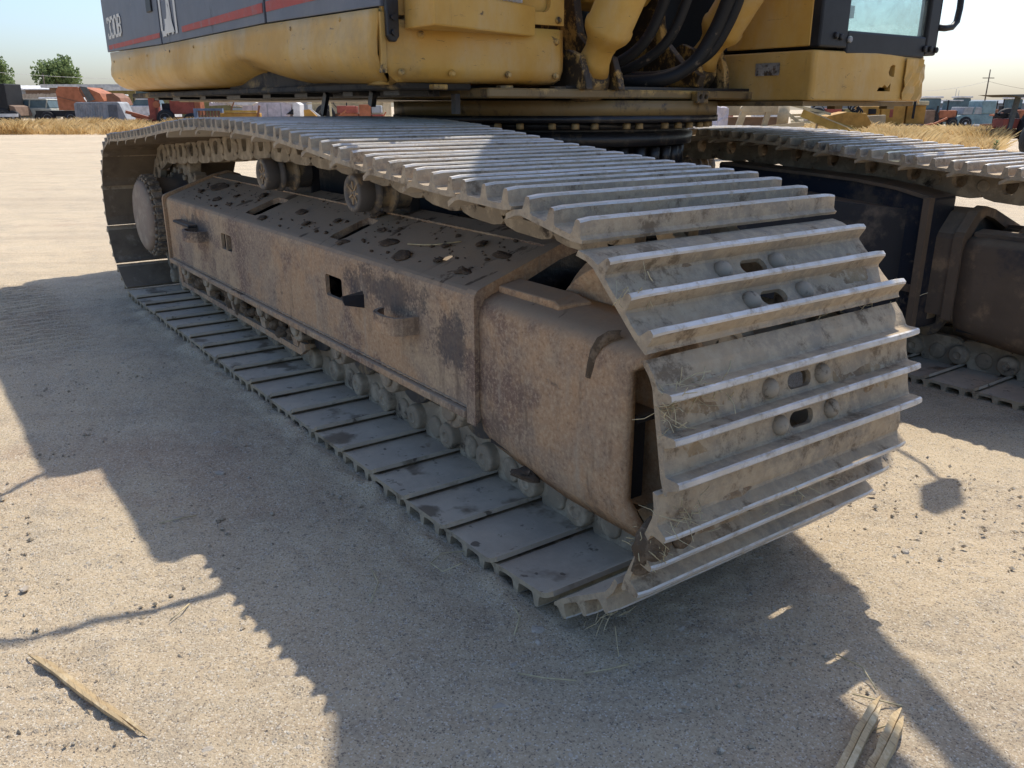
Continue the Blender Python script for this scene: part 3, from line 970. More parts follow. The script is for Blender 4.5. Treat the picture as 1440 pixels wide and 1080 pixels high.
# yoke slot on the near cheek: a shallow raised dark strip in place of the recess
m = MB()
pts = [(3.985, 0.545, 0.1485), (3.992, 0.575, 0.1485), (4.000, 0.605, 0.1488), (4.015, 0.632, 0.152), (4.035, 0.648, 0.163), (4.058, 0.655, 0.178)]
for sidew in (0,):
    vs = []
    for i, (x, z, y) in enumerate(pts):
        w = 0.012 if i not in (0, 5) else 0.009
        dx, dz = (pts[min(i + 1, 5)][0] - pts[max(i - 1, 0)][0], pts[min(i + 1, 5)][1] - pts[max(i - 1, 0)][1])
        L = math.hypot(dx, dz); nx, nz = -dz / L, dx / L
        for k, off in ((-1, 0.004), (-0.4, -0.002), (0.4, -0.002), (1, 0.004)):
            vs.append((x + nx * w * k, y - 0.002 + off, z + nz * w * k))
    fs = [(i * 4 + j, i * 4 + j + 1, (i + 1) * 4 + j + 1, (i + 1) * 4 + j) for i in range(5) for j in range(3)]
    m.add(vs, fs, 0, True)
link('yoke_slot_strip', m.mesh('yoke_slot_strip', 'mud'), EX)

# near-side attachments
# torn step brackets
m = MB()
m.add([(2.77, 0.150, 0.515), (2.86, 0.150, 0.545), (2.87, 0.150, 0.535), (2.87, 0.150, 0.49), (2.83, 0.085, 0.527), (2.855, 0.08, 0.535), (2.86, 0.085, 0.505)], [(0, 4, 5, 1), (1, 5, 2), (2, 5, 6, 3), (3, 6, 4, 0), (4, 6, 5)])
link('step_stub', m.mesh('step_stub', 'dark'), EX)
arc = [(3.05, 0.118), (3.062, 0.092), (3.085, 0.074), (3.12, 0.066), (3.17, 0.066), (3.205, 0.078), (3.222, 0.10), (3.228, 0.1495)]
m = MB()
vs = []
for x, y in arc:
    vs += [(x, y, 0.478), (x, y, 0.532)]
m.add(vs, [(2 * i, 2 * i + 2, 2 * i + 3, 2 * i + 1) for i in range(len(arc) - 1)])
me = m.mesh('step_loop', 'frame')
bm = bmesh.new(); bm.from_mesh(me); bmesh.ops.solidify(bm, geom=bm.faces[:], thickness=0.012); bmesh.ops.recalc_face_normals(bm, faces=bm.faces); bm.to_mesh(me); bm.free()
link('step_loop', me, EX)
m = MB().box(0.76, 1.04, 0.105, 0.1495, 0.548, 0.562)
link('step_stub', bevel_mesh(m.mesh('step_stub', 'dark'), 0.004, 1), EX)
m = MB()
arc = [(1.02, 0.1495), (1.022, 0.10), (1.04, 0.075), (1.08, 0.062), (1.14, 0.062), (1.18, 0.075), (1.20, 0.10), (1.202, 0.1495)]
vs = []
for x, y in arc:
    vs += [(x, y, 0.497), (x, y, 0.548)]
m.add(vs, [(2 * i, 2 * i + 2, 2 * i + 3, 2 * i + 1) for i in range(len(arc) - 1)])
me = m.mesh('step_loop', 'frame')
bm = bmesh.new(); bm.from_mesh(me); bmesh.ops.solidify(bm, geom=bm.faces[:], thickness=0.012); bmesh.ops.recalc_face_normals(bm, faces=bm.faces); bm.to_mesh(me); bm.free()
link('step_loop', me, EX)
m = MB().box(1.462, 1.472, 0.152, 0.20, 0.490, 0.57)
link('hole_divider', m.mesh('hole_divider', 'frame'), EX)


def bead(name, pts, r, mat, par):
    out = []
    for a, b in zip(pts[:-1], pts[1:]):
        a, b = Vector(a), Vector(b); n = max(2, int((b - a).length / 0.012))
        out += [a.lerp(b, i / n) for i in range(n)]
    out.append(Vector(pts[-1]))
    link(name, MB().tube(out, [r * (1 + .35 * math.sin(i * 2.1) + random.uniform(-.2, .2)) for i in range(len(out))], 6).mesh(name, mat), par)


FRM = [o for o in EX.children if o.name.startswith('track_frame')][0]
bead('weld_bead', [(0.5, 0.149, 0.327), (3.49, 0.149, 0.327)], 0.004, 'frame', FRM)
bead('weld_bead', [(3.5, 0.148, 0.31), (3.5, 0.148, 0.63), (3.5, 0.165, 0.657), (3.5, 0.40, 0.742)], 0.0045, 'frame', FRM)
bead('weld_bead', [(0.5, 0.418, 0.748), (3.49, 0.418, 0.748)], 0.0045, 'frame', FRM)

# rollers, idler, sprocket
def carrier(x, z, y0, flip):
    s = -1 if flip else 1
    m = MB()
    m.lathe((x, y0, z), (0, s, 0), [(0.040, 0.010), (0.042, 0.004), (0.050, 0.0), (0.062, 0.0), (0.066, 0.006), (0.066, 0.055), (0.060, 0.062), (0.074, 0.070), (0.076, 0.082), (0.060, 0.095), (0.056, 0.125), (0.074, 0.132), (0.076, 0.145), (0.064, 0.152), (0.064, 0.205), (0.05, 0.21)], 28)
    r = link('carrier_roller', bevel_mesh(m.mesh('carrier_roller', 'roller'), 0.001, 1, 1.0), EX)
    f = MB().lathe((x, y0 + s * 0.0095, z), (0, s, 0), [(0.001, 0.002), (0.012, 0.0), (0.018, 0.004), (0.041, 0.004), (0.041, 0.012)], 24)
    for k in range(7):
        a = k * 2 * math.pi / 7
        f.bar((x + 0.014 * math.cos(a), y0 + s * 0.009, z + 0.014 * math.sin(a)), (x + 0.040 * math.cos(a), y0 + s * 0.009, z + 0.040 * math.sin(a)), 0.006, 0.006, 0, (0, 1, 0))
    link('roller_cap', f.mesh('roller_cap', 'roller_face'), r)
    a = MB().box(x - 0.035, x + 0.035, *sorted((y0 + s * 0.205, y0 + s * 0.25)), 0.70, z + 0.03)
    link('roller_mount', bevel_mesh(a.mesh('roller_mount', 'dark'), 0.006, 2), r)


for x, z in ((1.73, 0.842), (2.61, 0.832)):
    carrier(x, z, 0.25, False)
    carrier(x, z, FARY + 0.55, True)


def track_roller(x, yc):
    m = MB().lathe((x, yc - 0.145, 0.265), (0, 1, 0), [(0.05, 0), (0.055, 0.012), (0.10, 0.014), (0.105, 0.034), (0.082, 0.05), (0.08, 0.08), (0.07, 0.1), (0.07, 0.19), (0.08, 0.21), (0.082, 0.24), (0.105, 0.256), (0.10, 0.276), (0.055, 0.278), (0.05, 0.29)], 24)
    r = link('track_roller', m.mesh('track_roller', 'roller'), EX)
    for s in (-1, 1):
        pts = [(x - 0.07, 0.335), (x - 0.07, 0.27), (x - 0.05, 0.235), (x - 0.025, 0.222), (x, 0.218), (x + 0.025, 0.222), (x + 0.05, 0.235), (x + 0.07, 0.27), (x + 0.07, 0.335)]
        a, b = sorted((yc + s * 0.147, yc + s * 0.225))
        me = bevel_mesh(MB().prism(pts, 'y', a, b).mesh('roller_collar', 'chain'), 0.008, 2, 0.5)
        c = link('roller_collar', me, r)
        m2 = MB().lathe((x, yc + s * 0.224, 0.275), (0, s, 0), [(0.034, 0), (0.034, 0.010), (0.028, 0.014), (0.024, 0.012), (0.001, 0.013)], 16)
        # cap is part of the collar casting
        o = m2.mesh('x', 'chain')
        for v in o.vertices: v.co -= c.location + r.location + EX.location
        bm = bmesh.new(); bm.from_mesh(c.data); bm.from_mesh(o); bm.to_mesh(c.data); bm.free(); D.meshes.remove(o)


for i in range(8):
    for yc in (0.40, FARY + 0.40):
        track_roller(0.609 + i * 0.392, yc)

# lower track guide (muddy trough) near side
for yy in (0.185,):
    m = MB()
    m.prism([(0.47, 0.160), (2.18, 0.160), (2.235, 0.19), (2.235, 0.215), (2.19, 0.215), (2.16, 0.185), (0.50, 0.185), (0.47, 0.30), (0.44, 0.30), (0.44, 0.19)], 'y', 0.185, 0.205)
    for x in (0.55, 0.95, 1.35, 1.75, 2.12):
        m.prism([(x - 0.02, 0.183), (x + 0.03, 0.183), (x - 0.01, 0.305), (x - 0.09, 0.305)], 'y', 0.190, 0.235)
    me = m.mesh('track_guide', 'frame')
    tg = link('track_guide', me, EX)
    mm = MB()
    for k in range(70):
        x = random.uniform(0.55, 2.1); z = 0.19 + random.random() ** 1.5 * 0.09; r = random.uniform(0.015, 0.045)
        mm.lathe((x, random.uniform(0.205, 0.25), z), (random.uniform(-1, 1), random.uniform(-1, 1), 1), [(0.001, -r), (r * 0.8, -r * 0.5), (r, 0), (r * 0.75, r * 0.5), (0.001, r * 0.9)], 8)
    mm.box(0.5, 2.16, 0.235, 0.25, 0.19, 0.30)
    me = lumpy(mm.mesh('packed_mud', 'mud'), 0.012, 30)
    tag(link('packed_mud', me, tg), kind='stuff')

for yc in (0.40, FARY + 0.40):
    # idler wheel
    m = MB().lathe((3.935, yc - 0.105, 0.48), (0, 1, 0), [(0.05, -0.03), (0.09, -0.03), (0.10, 0.01), (0.20, 0.022), (0.262, 0.016), (0.285, 0.0), (0.293, 0.006), (0.295, 0.05), (0.30, 0.06), (0.335, 0.066), (0.338, 0.10), (0.338, 0.11), (0.335, 0.144), (0.30, 0.15), (0.295, 0.16), (0.293, 0.204), (0.285, 0.21), (0.262, 0.194), (0.2, 0.188), (0.1, 0.2), (0.09, 0.24), (0.05, 0.24)], 64)
    link('idler_wheel', m.mesh('idler_wheel', 'frame'), EX)
    # sprocket
    prof = []
    NT_ = 21
    for i in range(NT_):
        for k, r in ((0.0, 0.325), (0.22, 0.328), (0.38, 0.385), (0.62, 0.385), (0.78, 0.328)):
            a = 2 * math.pi * (i + k) / NT_
            prof.append((0.03 + r * math.cos(a), 0.49 + r * math.sin(a)))
    me = MB().prism(prof, 'y', yc - 0.035, yc + 0.035).mesh('sprocket', 'chain')
    me = bevel_mesh(me, 0.006, 1, 0.6)
    sp = link('sprocket', me, EX)
    m = MB()
    for i in range(18):
        a = 2 * math.pi * i / 18
        m.cyl((0.03 + 0.27 * math.cos(a), yc - 0.037, 0.49 + 0.27 * math.sin(a)), (0.03 + 0.27 * math.cos(a), yc - 0.058, 0.49 + 0.27 * math.sin(a)), 0.016, None, 6)
    tag(link('sprocket_bolts', m.mesh('sprocket_bolts', 'bolt'), sp), kind='stuff')
    # final drive housing
    sgn = -1 if yc < 1 else 1
    hy = yc + sgn * 0.288
    m = MB().lathe((0.01, hy, 0.505), (0, -sgn, 0), [(0.218, 0.05), (0.218, 0.10), (0.214, 0.105), (0.212, 0.235), (0.25, 0.24), (0.25, 0.265)], 48)
    fd = link('final_drive', m.mesh('final_drive', 'dark'), EX)
    m = MB().lathe((0.01, hy, 0.505), (0, -sgn, 0), [(0.001, -0.006), (0.12, -0.003), (0.175, 0.002), (0.197, 0.012), (0.205, 0.024), (0.205, 0.042)], 48)
    link('hub_cover', m.mesh('hub_cover', 'hub'), fd)
    m = MB()
    N2 = 30
    pr = []
    for i in range(N2):
        for k, r in ((0, 0.222), (0.5, 0.222), (0.55, 0.237), (0.95, 0.237)):
            a = 2 * math.pi * (i + k) / N2
            pr.append((0.01 + r * math.cos(a), 0.505 + r * math.sin(a)))
    m.prism(pr, 'y', *sorted((hy - sgn * 0.042, hy - sgn * 0.098)))
    for i in range(N2):
        a = 2 * math.pi * (i + 0.75) / N2
        m.cyl((0.01 + 0.214 * math.cos(a), hy - sgn * 0.043, 0.505 + 0.214 * math.sin(a)), (0.01 + 0.214 * math.cos(a), hy - sgn * 0.028, 0.505 + 0.214 * math.sin(a)), 0.011, None, 6)
    link('hub_ring', m.mesh('hub_ring', 'hubring'), fd)

# the far track stands lower on the sloping dirt
for o in EX.children:
    if o.location.y + EX.location.y > 2.0:
        o.location.z += FARZ

# ---------------- carbody and swing bearing
CX, CY = 1.985, 1.635
m = MB().lathe((CX, CY, 0.40), (0, 0, 1), [(0.50, 0), (0.52, 0.3), (0.545, 0.55)], 48)
m.prism([(0.70, 0.36), (3.05, 0.36), (3.05, 0.78), (2.75, 0.90), (1.1, 0.90), (0.70, 0.80)], 'y', 0.668, 1.20)
for s in (-1, 1):
    for e in (-1, 1):
        base = [(CX + e * 0.25, CY + s * 0.35), (CX + e * 0.60, CY + s * 0.15), (CX + e * 1.36, CY + s * 0.985), (CX + e * 0.66, CY + s * 0.985)]
        vs = [(x, y, 0.36) for x, y in base[:2]] + [(x, y, 0.17) for x, y in base[2:]] + [(x, y, 0.80) for x, y in base[:2]] + [(base[2][0], base[2][1], 0.68), (base[3][0], base[3][1], 0.735)]
        m.add(vs, [(0, 1, 2, 3), (4, 5, 6, 7), (0, 1, 5, 4), (1, 2, 6, 5), (2, 3, 7, 6), (3, 0, 4, 7)])
cb = link('carbody', m.mesh('carbody', 'dark'), EX)
for s in (-1, 1):
    m = MB().box(CX + 1.37, CX + 1.40, CY + s * 0.955 if s > 0 else CY - 0.985, CY + 0.985 if s > 0 else CY - 0.955, 0.16, 0.70)
    m.box(CX + 0.66, CX + 1.365, *sorted((CY + s * 0.965, CY + s * 0.985)), 0.36, 0.395)
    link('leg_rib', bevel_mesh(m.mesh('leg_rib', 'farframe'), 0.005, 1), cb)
m = MB().prism([(2.25, 0.20), (2.22, 0.835), (2.55, 0.820), (2.80, 0.812), (3.05, 0.800), (3.25, 0.778), (3.42, 0.745), (3.42, 0.16)], 'y', 2.58, 2.775)
lg = link('carbody_leg', bevel_mesh(m.mesh('carbody_leg', 'legpaint'), 0.012, 2), EX)
m = MB().prism([(2.25, 0.837), (2.55, 0.822), (2.80, 0.814), (3.05, 0.802), (3.25, 0.780), (3.40, 0.749), (3.40, 0.734), (3.25, 0.766), (3.05, 0.788), (2.80, 0.800), (2.55, 0.808), (2.25, 0.823)], 'y', 2.565, 2.579)
m.prism([(2.50, 0.40), (3.395, 0.36), (3.395, 0.33), (2.50, 0.37)], 'y', 2.555, 2.579)
m.box(3.396, 3.426, 2.54, 2.579, 0.14, 0.745)
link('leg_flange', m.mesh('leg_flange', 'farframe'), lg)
m = MB().lathe((CX, CY, 0.952), (0, 0, 1), [(0.60, 0), (0.66, 0.004), (0.665, 0.055), (0.64, 0.058), (0.64, 0.075), (0.70, 0.078), (0.70, 0.10), (0.5, 0.10)], 64)
sr = link('slew_bearing', m.mesh('slew_bearing', 'grease'), EX)
for i in range(40):
    a = 2 * math.pi * i / 40
    x, y = CX + 0.60 * math.cos(a), CY + 0.60 * math.sin(a)
    me = D.meshes.get('bearing_stud') or MB().lathe((0, 0, -0.045), (0, 0, 1), [(0.027, 0), (0.027, 0.085), (0.018, 0.088)], 8).mesh('bearing_stud', 'grease')
    if -math.pi * 0.75 < math.atan2(math.sin(a), math.cos(a)) < math.pi * 0.35:
        o = D.objects.new('bearing_stud', me); COL.objects.link(o); o.parent = sr
        o.location = Vector((x, y, 0.905)) - wloc(sr)
nut = MB().lathe((0, 0, 0), (0, 0, 1), [(0.017, 0), (0.017, 0.02), (0.012, 0.024)], 6).mesh('ring_bolt', 'ringbolt')
m = MB().lathe((CX, CY, 1.052), (0, 0, 1), [(0.74, 0.0), (0.775, 0.002), (0.775, 0.028)], 72).lathe((CX, CY, 1.0805), (0, 0, 1), [(0.77, 0), (0.77, 0.058), (0.5, 0.058)], 72, 1)
rg = link('swing_ring', m.mesh('swing_ring', ['grease', 'yellow_deck']), EX)
for i in range(44):
    a = 2 * math.pi * (i + random.uniform(-.25, .25)) / 44
    if -math.pi * 0.8 < math.atan2(math.sin(a), math.cos(a)) < math.pi * 0.4:
        o = D.objects.new('ring_bolt', nut); COL.objects.link(o); o.parent = rg
        o.location = Vector((CX + 0.735 * math.cos(a), CY + 0.735 * math.sin(a), 1.0285)) - wloc(rg)

# ---------------- upper structure
HY0, HY1, HX0, HX1 = 0.35, 2.92, -1.50, 2.69
m = MB().box(-1.25, 2.72, 0.75, 2.60, 1.146, 1.180)
dk = link('deck_frame', bevel_mesh(m.mesh('deck_frame', 'yellow_deck'), 0.006, 1), EX)
m = MB().box(-1.25, 2.62, 0.44, 0.745, 1.172, 1.200)
link('belly_pan', bevel_mesh(m.mesh('belly_pan', 'belly'), 0.006, 1), dk)
m = MB()
for k, (x, w) in enumerate(((-0.9, 0.10), (-0.45, 0.16), (0.15, 0.08), (0.62, 0.2), (1.15, 0.1), (1.55, 0.14), (2.05, 0.09), (2.4, 0.12))):
    m.box(x, x + w, 0.50, 0.62, 1.156, 1.171)
m.box(-1.1, 2.5, 0.655, 0.68, 1.152, 1.171)
m.bar((1.85, 0.52, 1.17), (1.80, 0.52, 1.085), 0.016, 0.03)
m.bar((2.28, 0.52, 1.17), (2.26, 0.52, 1.12), 0.02, 0.03)
m.bar((2.58, 0.70, 1.16), (2.58, 0.70, 1.09), 0.02, 0.03)
link('underside_fittings', m.mesh('underside_fittings', 'grease'), dk)
for y in (0.55, 0.83, 1.08):
    m = MB().box(2.665, 2.70, y - 0.012, y + 0.045, 1.172, 1.189)
    link('clip_block', bevel_mesh(m.mesh('clip_block', 'yellow_greasy'), 0.003, 1), dk)
m = bevel_mesh(MB().box(2.722, 2.76, 1.79, 1.86, 1.128, 1.178).mesh('lug_block', 'yellow_greasy'), 0.004, 1)
m = cut(m, MB().cyl((2.6, 1.81, 1.155), (2.9, 1.81, 1.155), 0.011).cyl((2.6, 1.842, 1.155), (2.9, 1.842, 1.155), 0.011).mesh('c', 'black'))
link('lug_block', m, dk)

# skirt: side shell with rounded underside and a dent
def skirt_side():
    xs = np.concatenate([np.linspace(-1.50, -1.2, 6), np.linspace(-1.1, 0.4, 16), np.linspace(0.45, 2.3, 60), np.linspace(2.35, 2.683, 6)])
    prof = [(0.000, 1.470), (0.000, 1.40), (-0.010, 1.345), (-0.012, 1.30), (0.004, 1.262), (0.028, 1.240), (0.065, 1.224), (0.12, 1.214), (0.20, 1.205)]
    rows = []
    for x in xs:
        drop = np.interp(x, [-1.5, 0.5, 2.0, 2.69], [0.012, 0.004, -0.002, -0.026])
        row = []
        for k, (dy, z) in enumerate(prof):
            f = min(1, max(0, (1.45 - z) / 0.2))
            zz = z + drop * f
            if k == 0:
                zz = float(np.interp(x, [-1.5, 0.03, 1.66, 2.69], [1.470, 1.445, 1.44, 1.418]))
            y = HY0 + dy
            # dent: a V-shaped kick up in the lower edge
            g = max(0, 1 - abs(x - 1.30) / 0.50)
            gl = max(0, 1 - abs(x - 1.08) / 0.30)
            lower = min(1, max(0, (1.36 - z) / 0.10))
            lift = max(0, 1 - (1.37 - x) / 0.40) if x < 1.37 else max(0, 1 - (x - 1.37) / 0.50)
            y += (0.095 * (g ** 0.8) * gl ** 0.5 if x < 1.30 else 0.02 * lift) * lower
            zz += 0.058 * lift ** 1.2 * min(1, max(0, (1.335 - z) / 0.07))
            # rear lower corner rounding
            if x < -1.2:
                q = (-1.2 - x) / 0.3
                zz += 0.09 * q * q * min(1, max(0, (1.38 - z) / 0.15))
                y += 0.05 * q * q
            row.append((min(x, 2.683 - (0, 0, 0, 0, 0.006, 0.03, 0.08, 0.16, 0.24)[k]), y, zz))
        rows.append(row)
    k = len(prof)
    vs = [p for r in rows for p in r]
    fs = [(i * k + j, i * k + j + 1, (i + 1) * k + j + 1, (i + 1) * k + j) for i in range(len(rows) - 1) for j in range(k - 1)]
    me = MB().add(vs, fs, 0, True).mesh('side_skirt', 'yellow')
    bm = bmesh.new(); bm.from_mesh(me); bmesh.ops.solidify(bm, geom=bm.faces[:], thickness=0.008); bmesh.ops.recalc_face_normals(bm, faces=bm.faces); bm.to_mesh(me); bm.free()
    return me


sk = link('side_skirt', skirt_side(), EX)
# dark gap under the dent
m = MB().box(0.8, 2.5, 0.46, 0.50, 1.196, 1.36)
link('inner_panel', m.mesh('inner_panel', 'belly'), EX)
# front skirt (faces forward)
prof = [(0.0, 1.388), (0.0, 1.33), (0.004, 1.28), (0.004, 1.245), (-0.012, 1.212), (-0.05, 1.197), (-0.15, 1.19)]
ysk = np.linspace(0.352, 1.128, 22)
vs = []
for y in ysk:
    for i, (dx, z) in enumerate(prof):
        w = 0.004 * noise.noise(Vector((y * 6, z * 8, 1)))
        e = 0.0
        if y > 1.09:
            e = -((y - 1.09) / 0.038) ** 2 * 0.02
        vs.append((2.686 + dx + w + e, max(y, 0.352 + (0, 0, 0, 0.006, 0.03, 0.075, 0.18)[i]), z))
k = len(prof)
fs = [(i * k + j, i * k + j + 1, (i + 1) * k + j + 1, (i + 1) * k + j) for i in range(len(ysk) - 1) for j in range(k - 1)]
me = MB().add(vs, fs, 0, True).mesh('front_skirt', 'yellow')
bm = bmesh.new(); bm.from_mesh(me); bmesh.ops.solidify(bm, geom=bm.faces[:], thickness=0.008); bmesh.ops.recalc_face_normals(bm, faces=bm.faces); bm.to_mesh(me); bm.free()
link('front_skirt', me, EX)
# corner strip
m = MB().prism([(2.672, 0.3465), (2.6905, 0.3465), (2.6925, 0.3485), (2.6925, 0.366), (2.672, 0.366)], 'z', 1.222, 1.408)
link('corner_strip', bevel_mesh(m.mesh('corner_strip', 'yellow_greasy'), 0.004, 2), EX)

# tall hood behind the doors and the lower tool box ahead of it
m = MB().box(-1.36, 1.86, 0.378, HY1, 1.48, 2.12)
link('engine_hood', bevel_mesh(m.mesh('engine_hood', 'door'), 0.03, 3), EX)
m = MB().prism([(-1.36, 0.42), (-1.36, 2.85), (-1.52, 2.6), (-1.60, 2.1), (-1.62, 1.635), (-1.60, 1.17), (-1.52, 0.67)], 'z', 1.215, 2.05)
link('counterweight', bevel_mesh(m.mesh('counterweight', 'door'), 0.04, 3), EX)


def door(x0, x1, zt, nm='side_door'):
    zb0, zb1 = [float(np.interp(x, [-1.5, 0.03, 1.66, 2.69], [1.476, 1.451, 1.446, 1.424])) for x in (x0, x1)]
    me = MB().prism([(x0, zb0), (x1, zb1), (x1, zt), (x0, zt)], 'y', 0.350, 0.372).mesh(nm, 'door')
    bm = bmesh.new(); bm.from_mesh(me)
    bmesh.ops.subdivide_edges(bm, edges=bm.edges[:], cuts=6, use_grid_fill=True)
    bm.to_mesh(me); bm.free()
    for v in me.vertices:
        if 0.01 < (v.co.x - x0) < (x1 - x0) - 0.01:
            v.co.y += 0.006 * noise.noise(Vector((v.co.x * 2.5, v.co.z * 3, 3)))
    bevel_mesh(me, 0.004, 2, 1.0)
    return link(nm, me, EX)


d1 = door(-1.40, 0.018, 2.06)
d2 = door(0.046, 1.655, 2.06)
d3 = door(1.683, 2.69, 1.785)
m = MB().box(1.86, 2.66, 0.378, 1.12, 1.44, 1.785)
link('tool_box', bevel_mesh(m.mesh('tool_box', 'yellow'), 0.01, 2), EX)


def stripe(par, x0, x1, w0, w1):
    m = MB().prism([(x0, 1.486), (x1, 1.486), (x1, 1.486 + w1), (x0, 1.486 + w0)], 'y', 0.3472, 0.3488)
    link('stripe', m.mesh('stripe', 'red'), par)


stripe(d1, -1.33, 0.01, 0.028, 0.026)
stripe(d2, 0.46, 1.65, 0.028, 0.038)
stripe(d3, 1.69, 2.67, 0.038, 0.06)
m = bevel_mesh(MB().box(-0.19, -0.08, 0.340, 0.350, 1.63, 1.76).mesh('handle', 'black'), 0.006, 2)
hd = link('door_handle', m, d1)


def letters(par, x0, z0, h, wd, text, gap, mat, y=0.3475, bold=0.2):
    """block letters built from strokes; each letter one mesh"""
    G = {'3': [[(0, .85), (0, 1), (.7, 1), (1, .85), (1, .6), (.8, .5), (1, .4), (1, .15), (.7, 0), (0, 0), (0, .15)]],
         '0': [[(.25, 0), (.75, 0), (1, .2), (1, .8), (.75, 1), (.25, 1), (0, .8), (0, .2), (.25, 0)]],
         'B': [[(0, 0), (0, 1), (.7, 1), (1, .85), (1, .62), (.75, .5), (1, .38), (1, .15), (.7, 0), (0, 0)], [(0, .5), (.75, .5)]],
         'C': [[(1, .75), (1, .88), (.8, 1), (.2, 1), (0, .88), (0, .12), (.2, 0), (.8, 0), (1, .12), (1, .25)]],
         'A': [[(0, 0), (.5, 1), (1, 0)]], 'T': [[(0.5, 0), (.5, 1)], [(0, 1), (1, 1)]]}
    for ch in text:
        m = MB()
        lay = 0
        for st in G[ch]:
            for (a, b) in zip(st[:-1], st[1:]):
                A = Vector((x0 + a[0] * wd, y, z0 + a[1] * h)); B = Vector((x0 + b[0] * wd, y, z0 + b[1] * h))
                A.y -= 0.0004 * lay; B.y -= 0.0004 * lay; lay = (lay + 1) % 4 if ch != 'B' else lay + 1
                dd = (B - A).normalized() * wd * bold * 0.45
                m.bar(A - dd, B + dd, 0.0014, wd * bold * (1.35 if abs(b[0] - a[0]) < 0.2 else 1.0), 0, Vector((0, 1, 0)).cross((B - A).normalized()))
        link('letter', m.mesh('letter', mat), par)
        x0 += wd + gap


letters(d1, -1.275, 1.560, 0.115, 0.075, '330B', 0.027, 'white', 0.3475, 0.26)
letters(d2, 0.078, 1.500, 0.24, 0.09, 'CAT', 0.03, 'white', 0.3475, 0.30)
m = MB().prism([(0.150, 1.497), (0.328, 1.497), (0.239, 1.640)], 'y', 0.3450, 0.3464)
link('letter', m.mesh('letter_triangle', 'white'), d2)

# hinge strap at the corner
m = MB().prism([(0.360, 1.335), (0.372, 1.317), (0.392, 1.317), (0.404, 1.335), (0.408, 1.75), (0.358, 1.75)], 'x', 2.696, 2.716)
hs = link('hinge_strap', bevel_mesh(m.mesh('hinge_strap', 'grease'), 0.004, 2), EX)
for z in (1.345, 1.39):
    m = MB().cyl((2.717, 0.382, z), (2.727, 0.382, z), 0.010, None, 8)
    link('bolt', m.mesh('bolt', 'grease'), hs)

FP_BOLTS = [(2.687, y, z) for y in (0.42, 0.62, 0.86, 1.08) for z in (1.225,)] + [(2.687, 1.09, 1.42), (2.687, 1.09, 1.60), (2.687, 0.50, 1.345), (2.687, 1.08, 1.345)]
for p in FP_BOLTS:
    m = MB().lathe(p, (1, 0, 0), [(0.013, 0), (0.013, 0.003), (0.009, 0.004), (0.009, 0.010), (0.006, 0.012)], 10)
    link('panel_bolt', m.mesh('panel_bolt', 'yellow_greasy'), EX)
for x in (-1.2, -0.75, -0.3, 0.2, 0.65, 1.95, 2.4):
    m = MB().lathe((x, 0.349, 1.405), (0, -1, 0), [(0.013, 0), (0.013, 0.003), (0.008, 0.004), (0.008, 0.009), (0.005, 0.011)], 10)
    link('panel_bolt', m.mesh('panel_bolt', 'yellow_greasy'), EX)

# step wedge with grip teeth
m = MB().prism([(2.698, 0.432), (2.885, 0.436), (2.698, 0.975)], 'z', 1.358, 1.462)
stp = link('front_step', bevel_mesh(m.mesh('front_step', 'yellow'), 0.006, 2), EX)
m = MB()
for i in range(17):
    tt = i / 16
    x = 2.882 - 0.15 * tt * 1.0; y = 0.45 + 0.43 * tt
    m.prism([(x - 0.012, y - 0.004), (x + 0.006, y + 0.006), (x - 0.008, y + 0.014)], 'z', 1.463, 1.480)
link('grip_teeth', m.mesh('grip_teeth', 'worn'), stp)
# upright panel above the front skirt, with a slot that shows the sunlit inside
me = MB().box(2.664, 2.684, 0.36, 1.118, 1.402, 1.80).mesh('front_panel', 'yellow')
me = cut(me, bevel_mesh(MB().box(2.6, 2.75, 0.915, 1.055, 1.445, 1.72).mesh('c', 'yellow'), 0.03, 4, 0.5))
link('front_panel', me, EX)

# boom well: back wall, bracket plates
m = MB().box(1.95, 1.99, 1.12, 2.20, 1.18, 2.0)
link('well_wall', m.mesh('well_wall', 'grease'), EX)
m = MB().box(1.99, 2.70, 1.12, 2.2, 1.179, 1.192)
link('well_floor', m.mesh('well_floor', 'grease'), EX)
for y in (1.36, 1.84):
    prof = [(2.05, 1.20), (2.72, 1.195), (2.74, 1.24), (2.62, 1.30), (2.50, 1.40), (2.45, 1.62), (2.32, 1.95), (2.15, 2.0), (2.02, 1.9)]
    me = bevel_mesh(MB().prism(prof, 'y', y - 0.02, y + 0.02).mesh('boom_bracket', 'yellow_oily'), 0.006, 2)
    link('boom_bracket', me, EX)

# boom: box section rising forward
prof = [(2.20, 1.52), (2.12, 1.64), (2.16, 1.80), (2.45, 2.45), (2.62, 2.9), (2.85, 3.4), (3.3, 4.0), (4.2, 4.7), (5.9, 5.2), (6.0, 4.5), (4.9, 3.6), (4.05, 2.86), (3.8, 2.66), (3.62, 2.5), (3.2, 2.1), (2.75, 1.8), (2.42, 1.53)]
me = bevel_mesh(MB().prism(prof, 'y', 1.44, 1.80).mesh('boom', 'yellow'), 0.012, 2)
link('boom', me, EX)


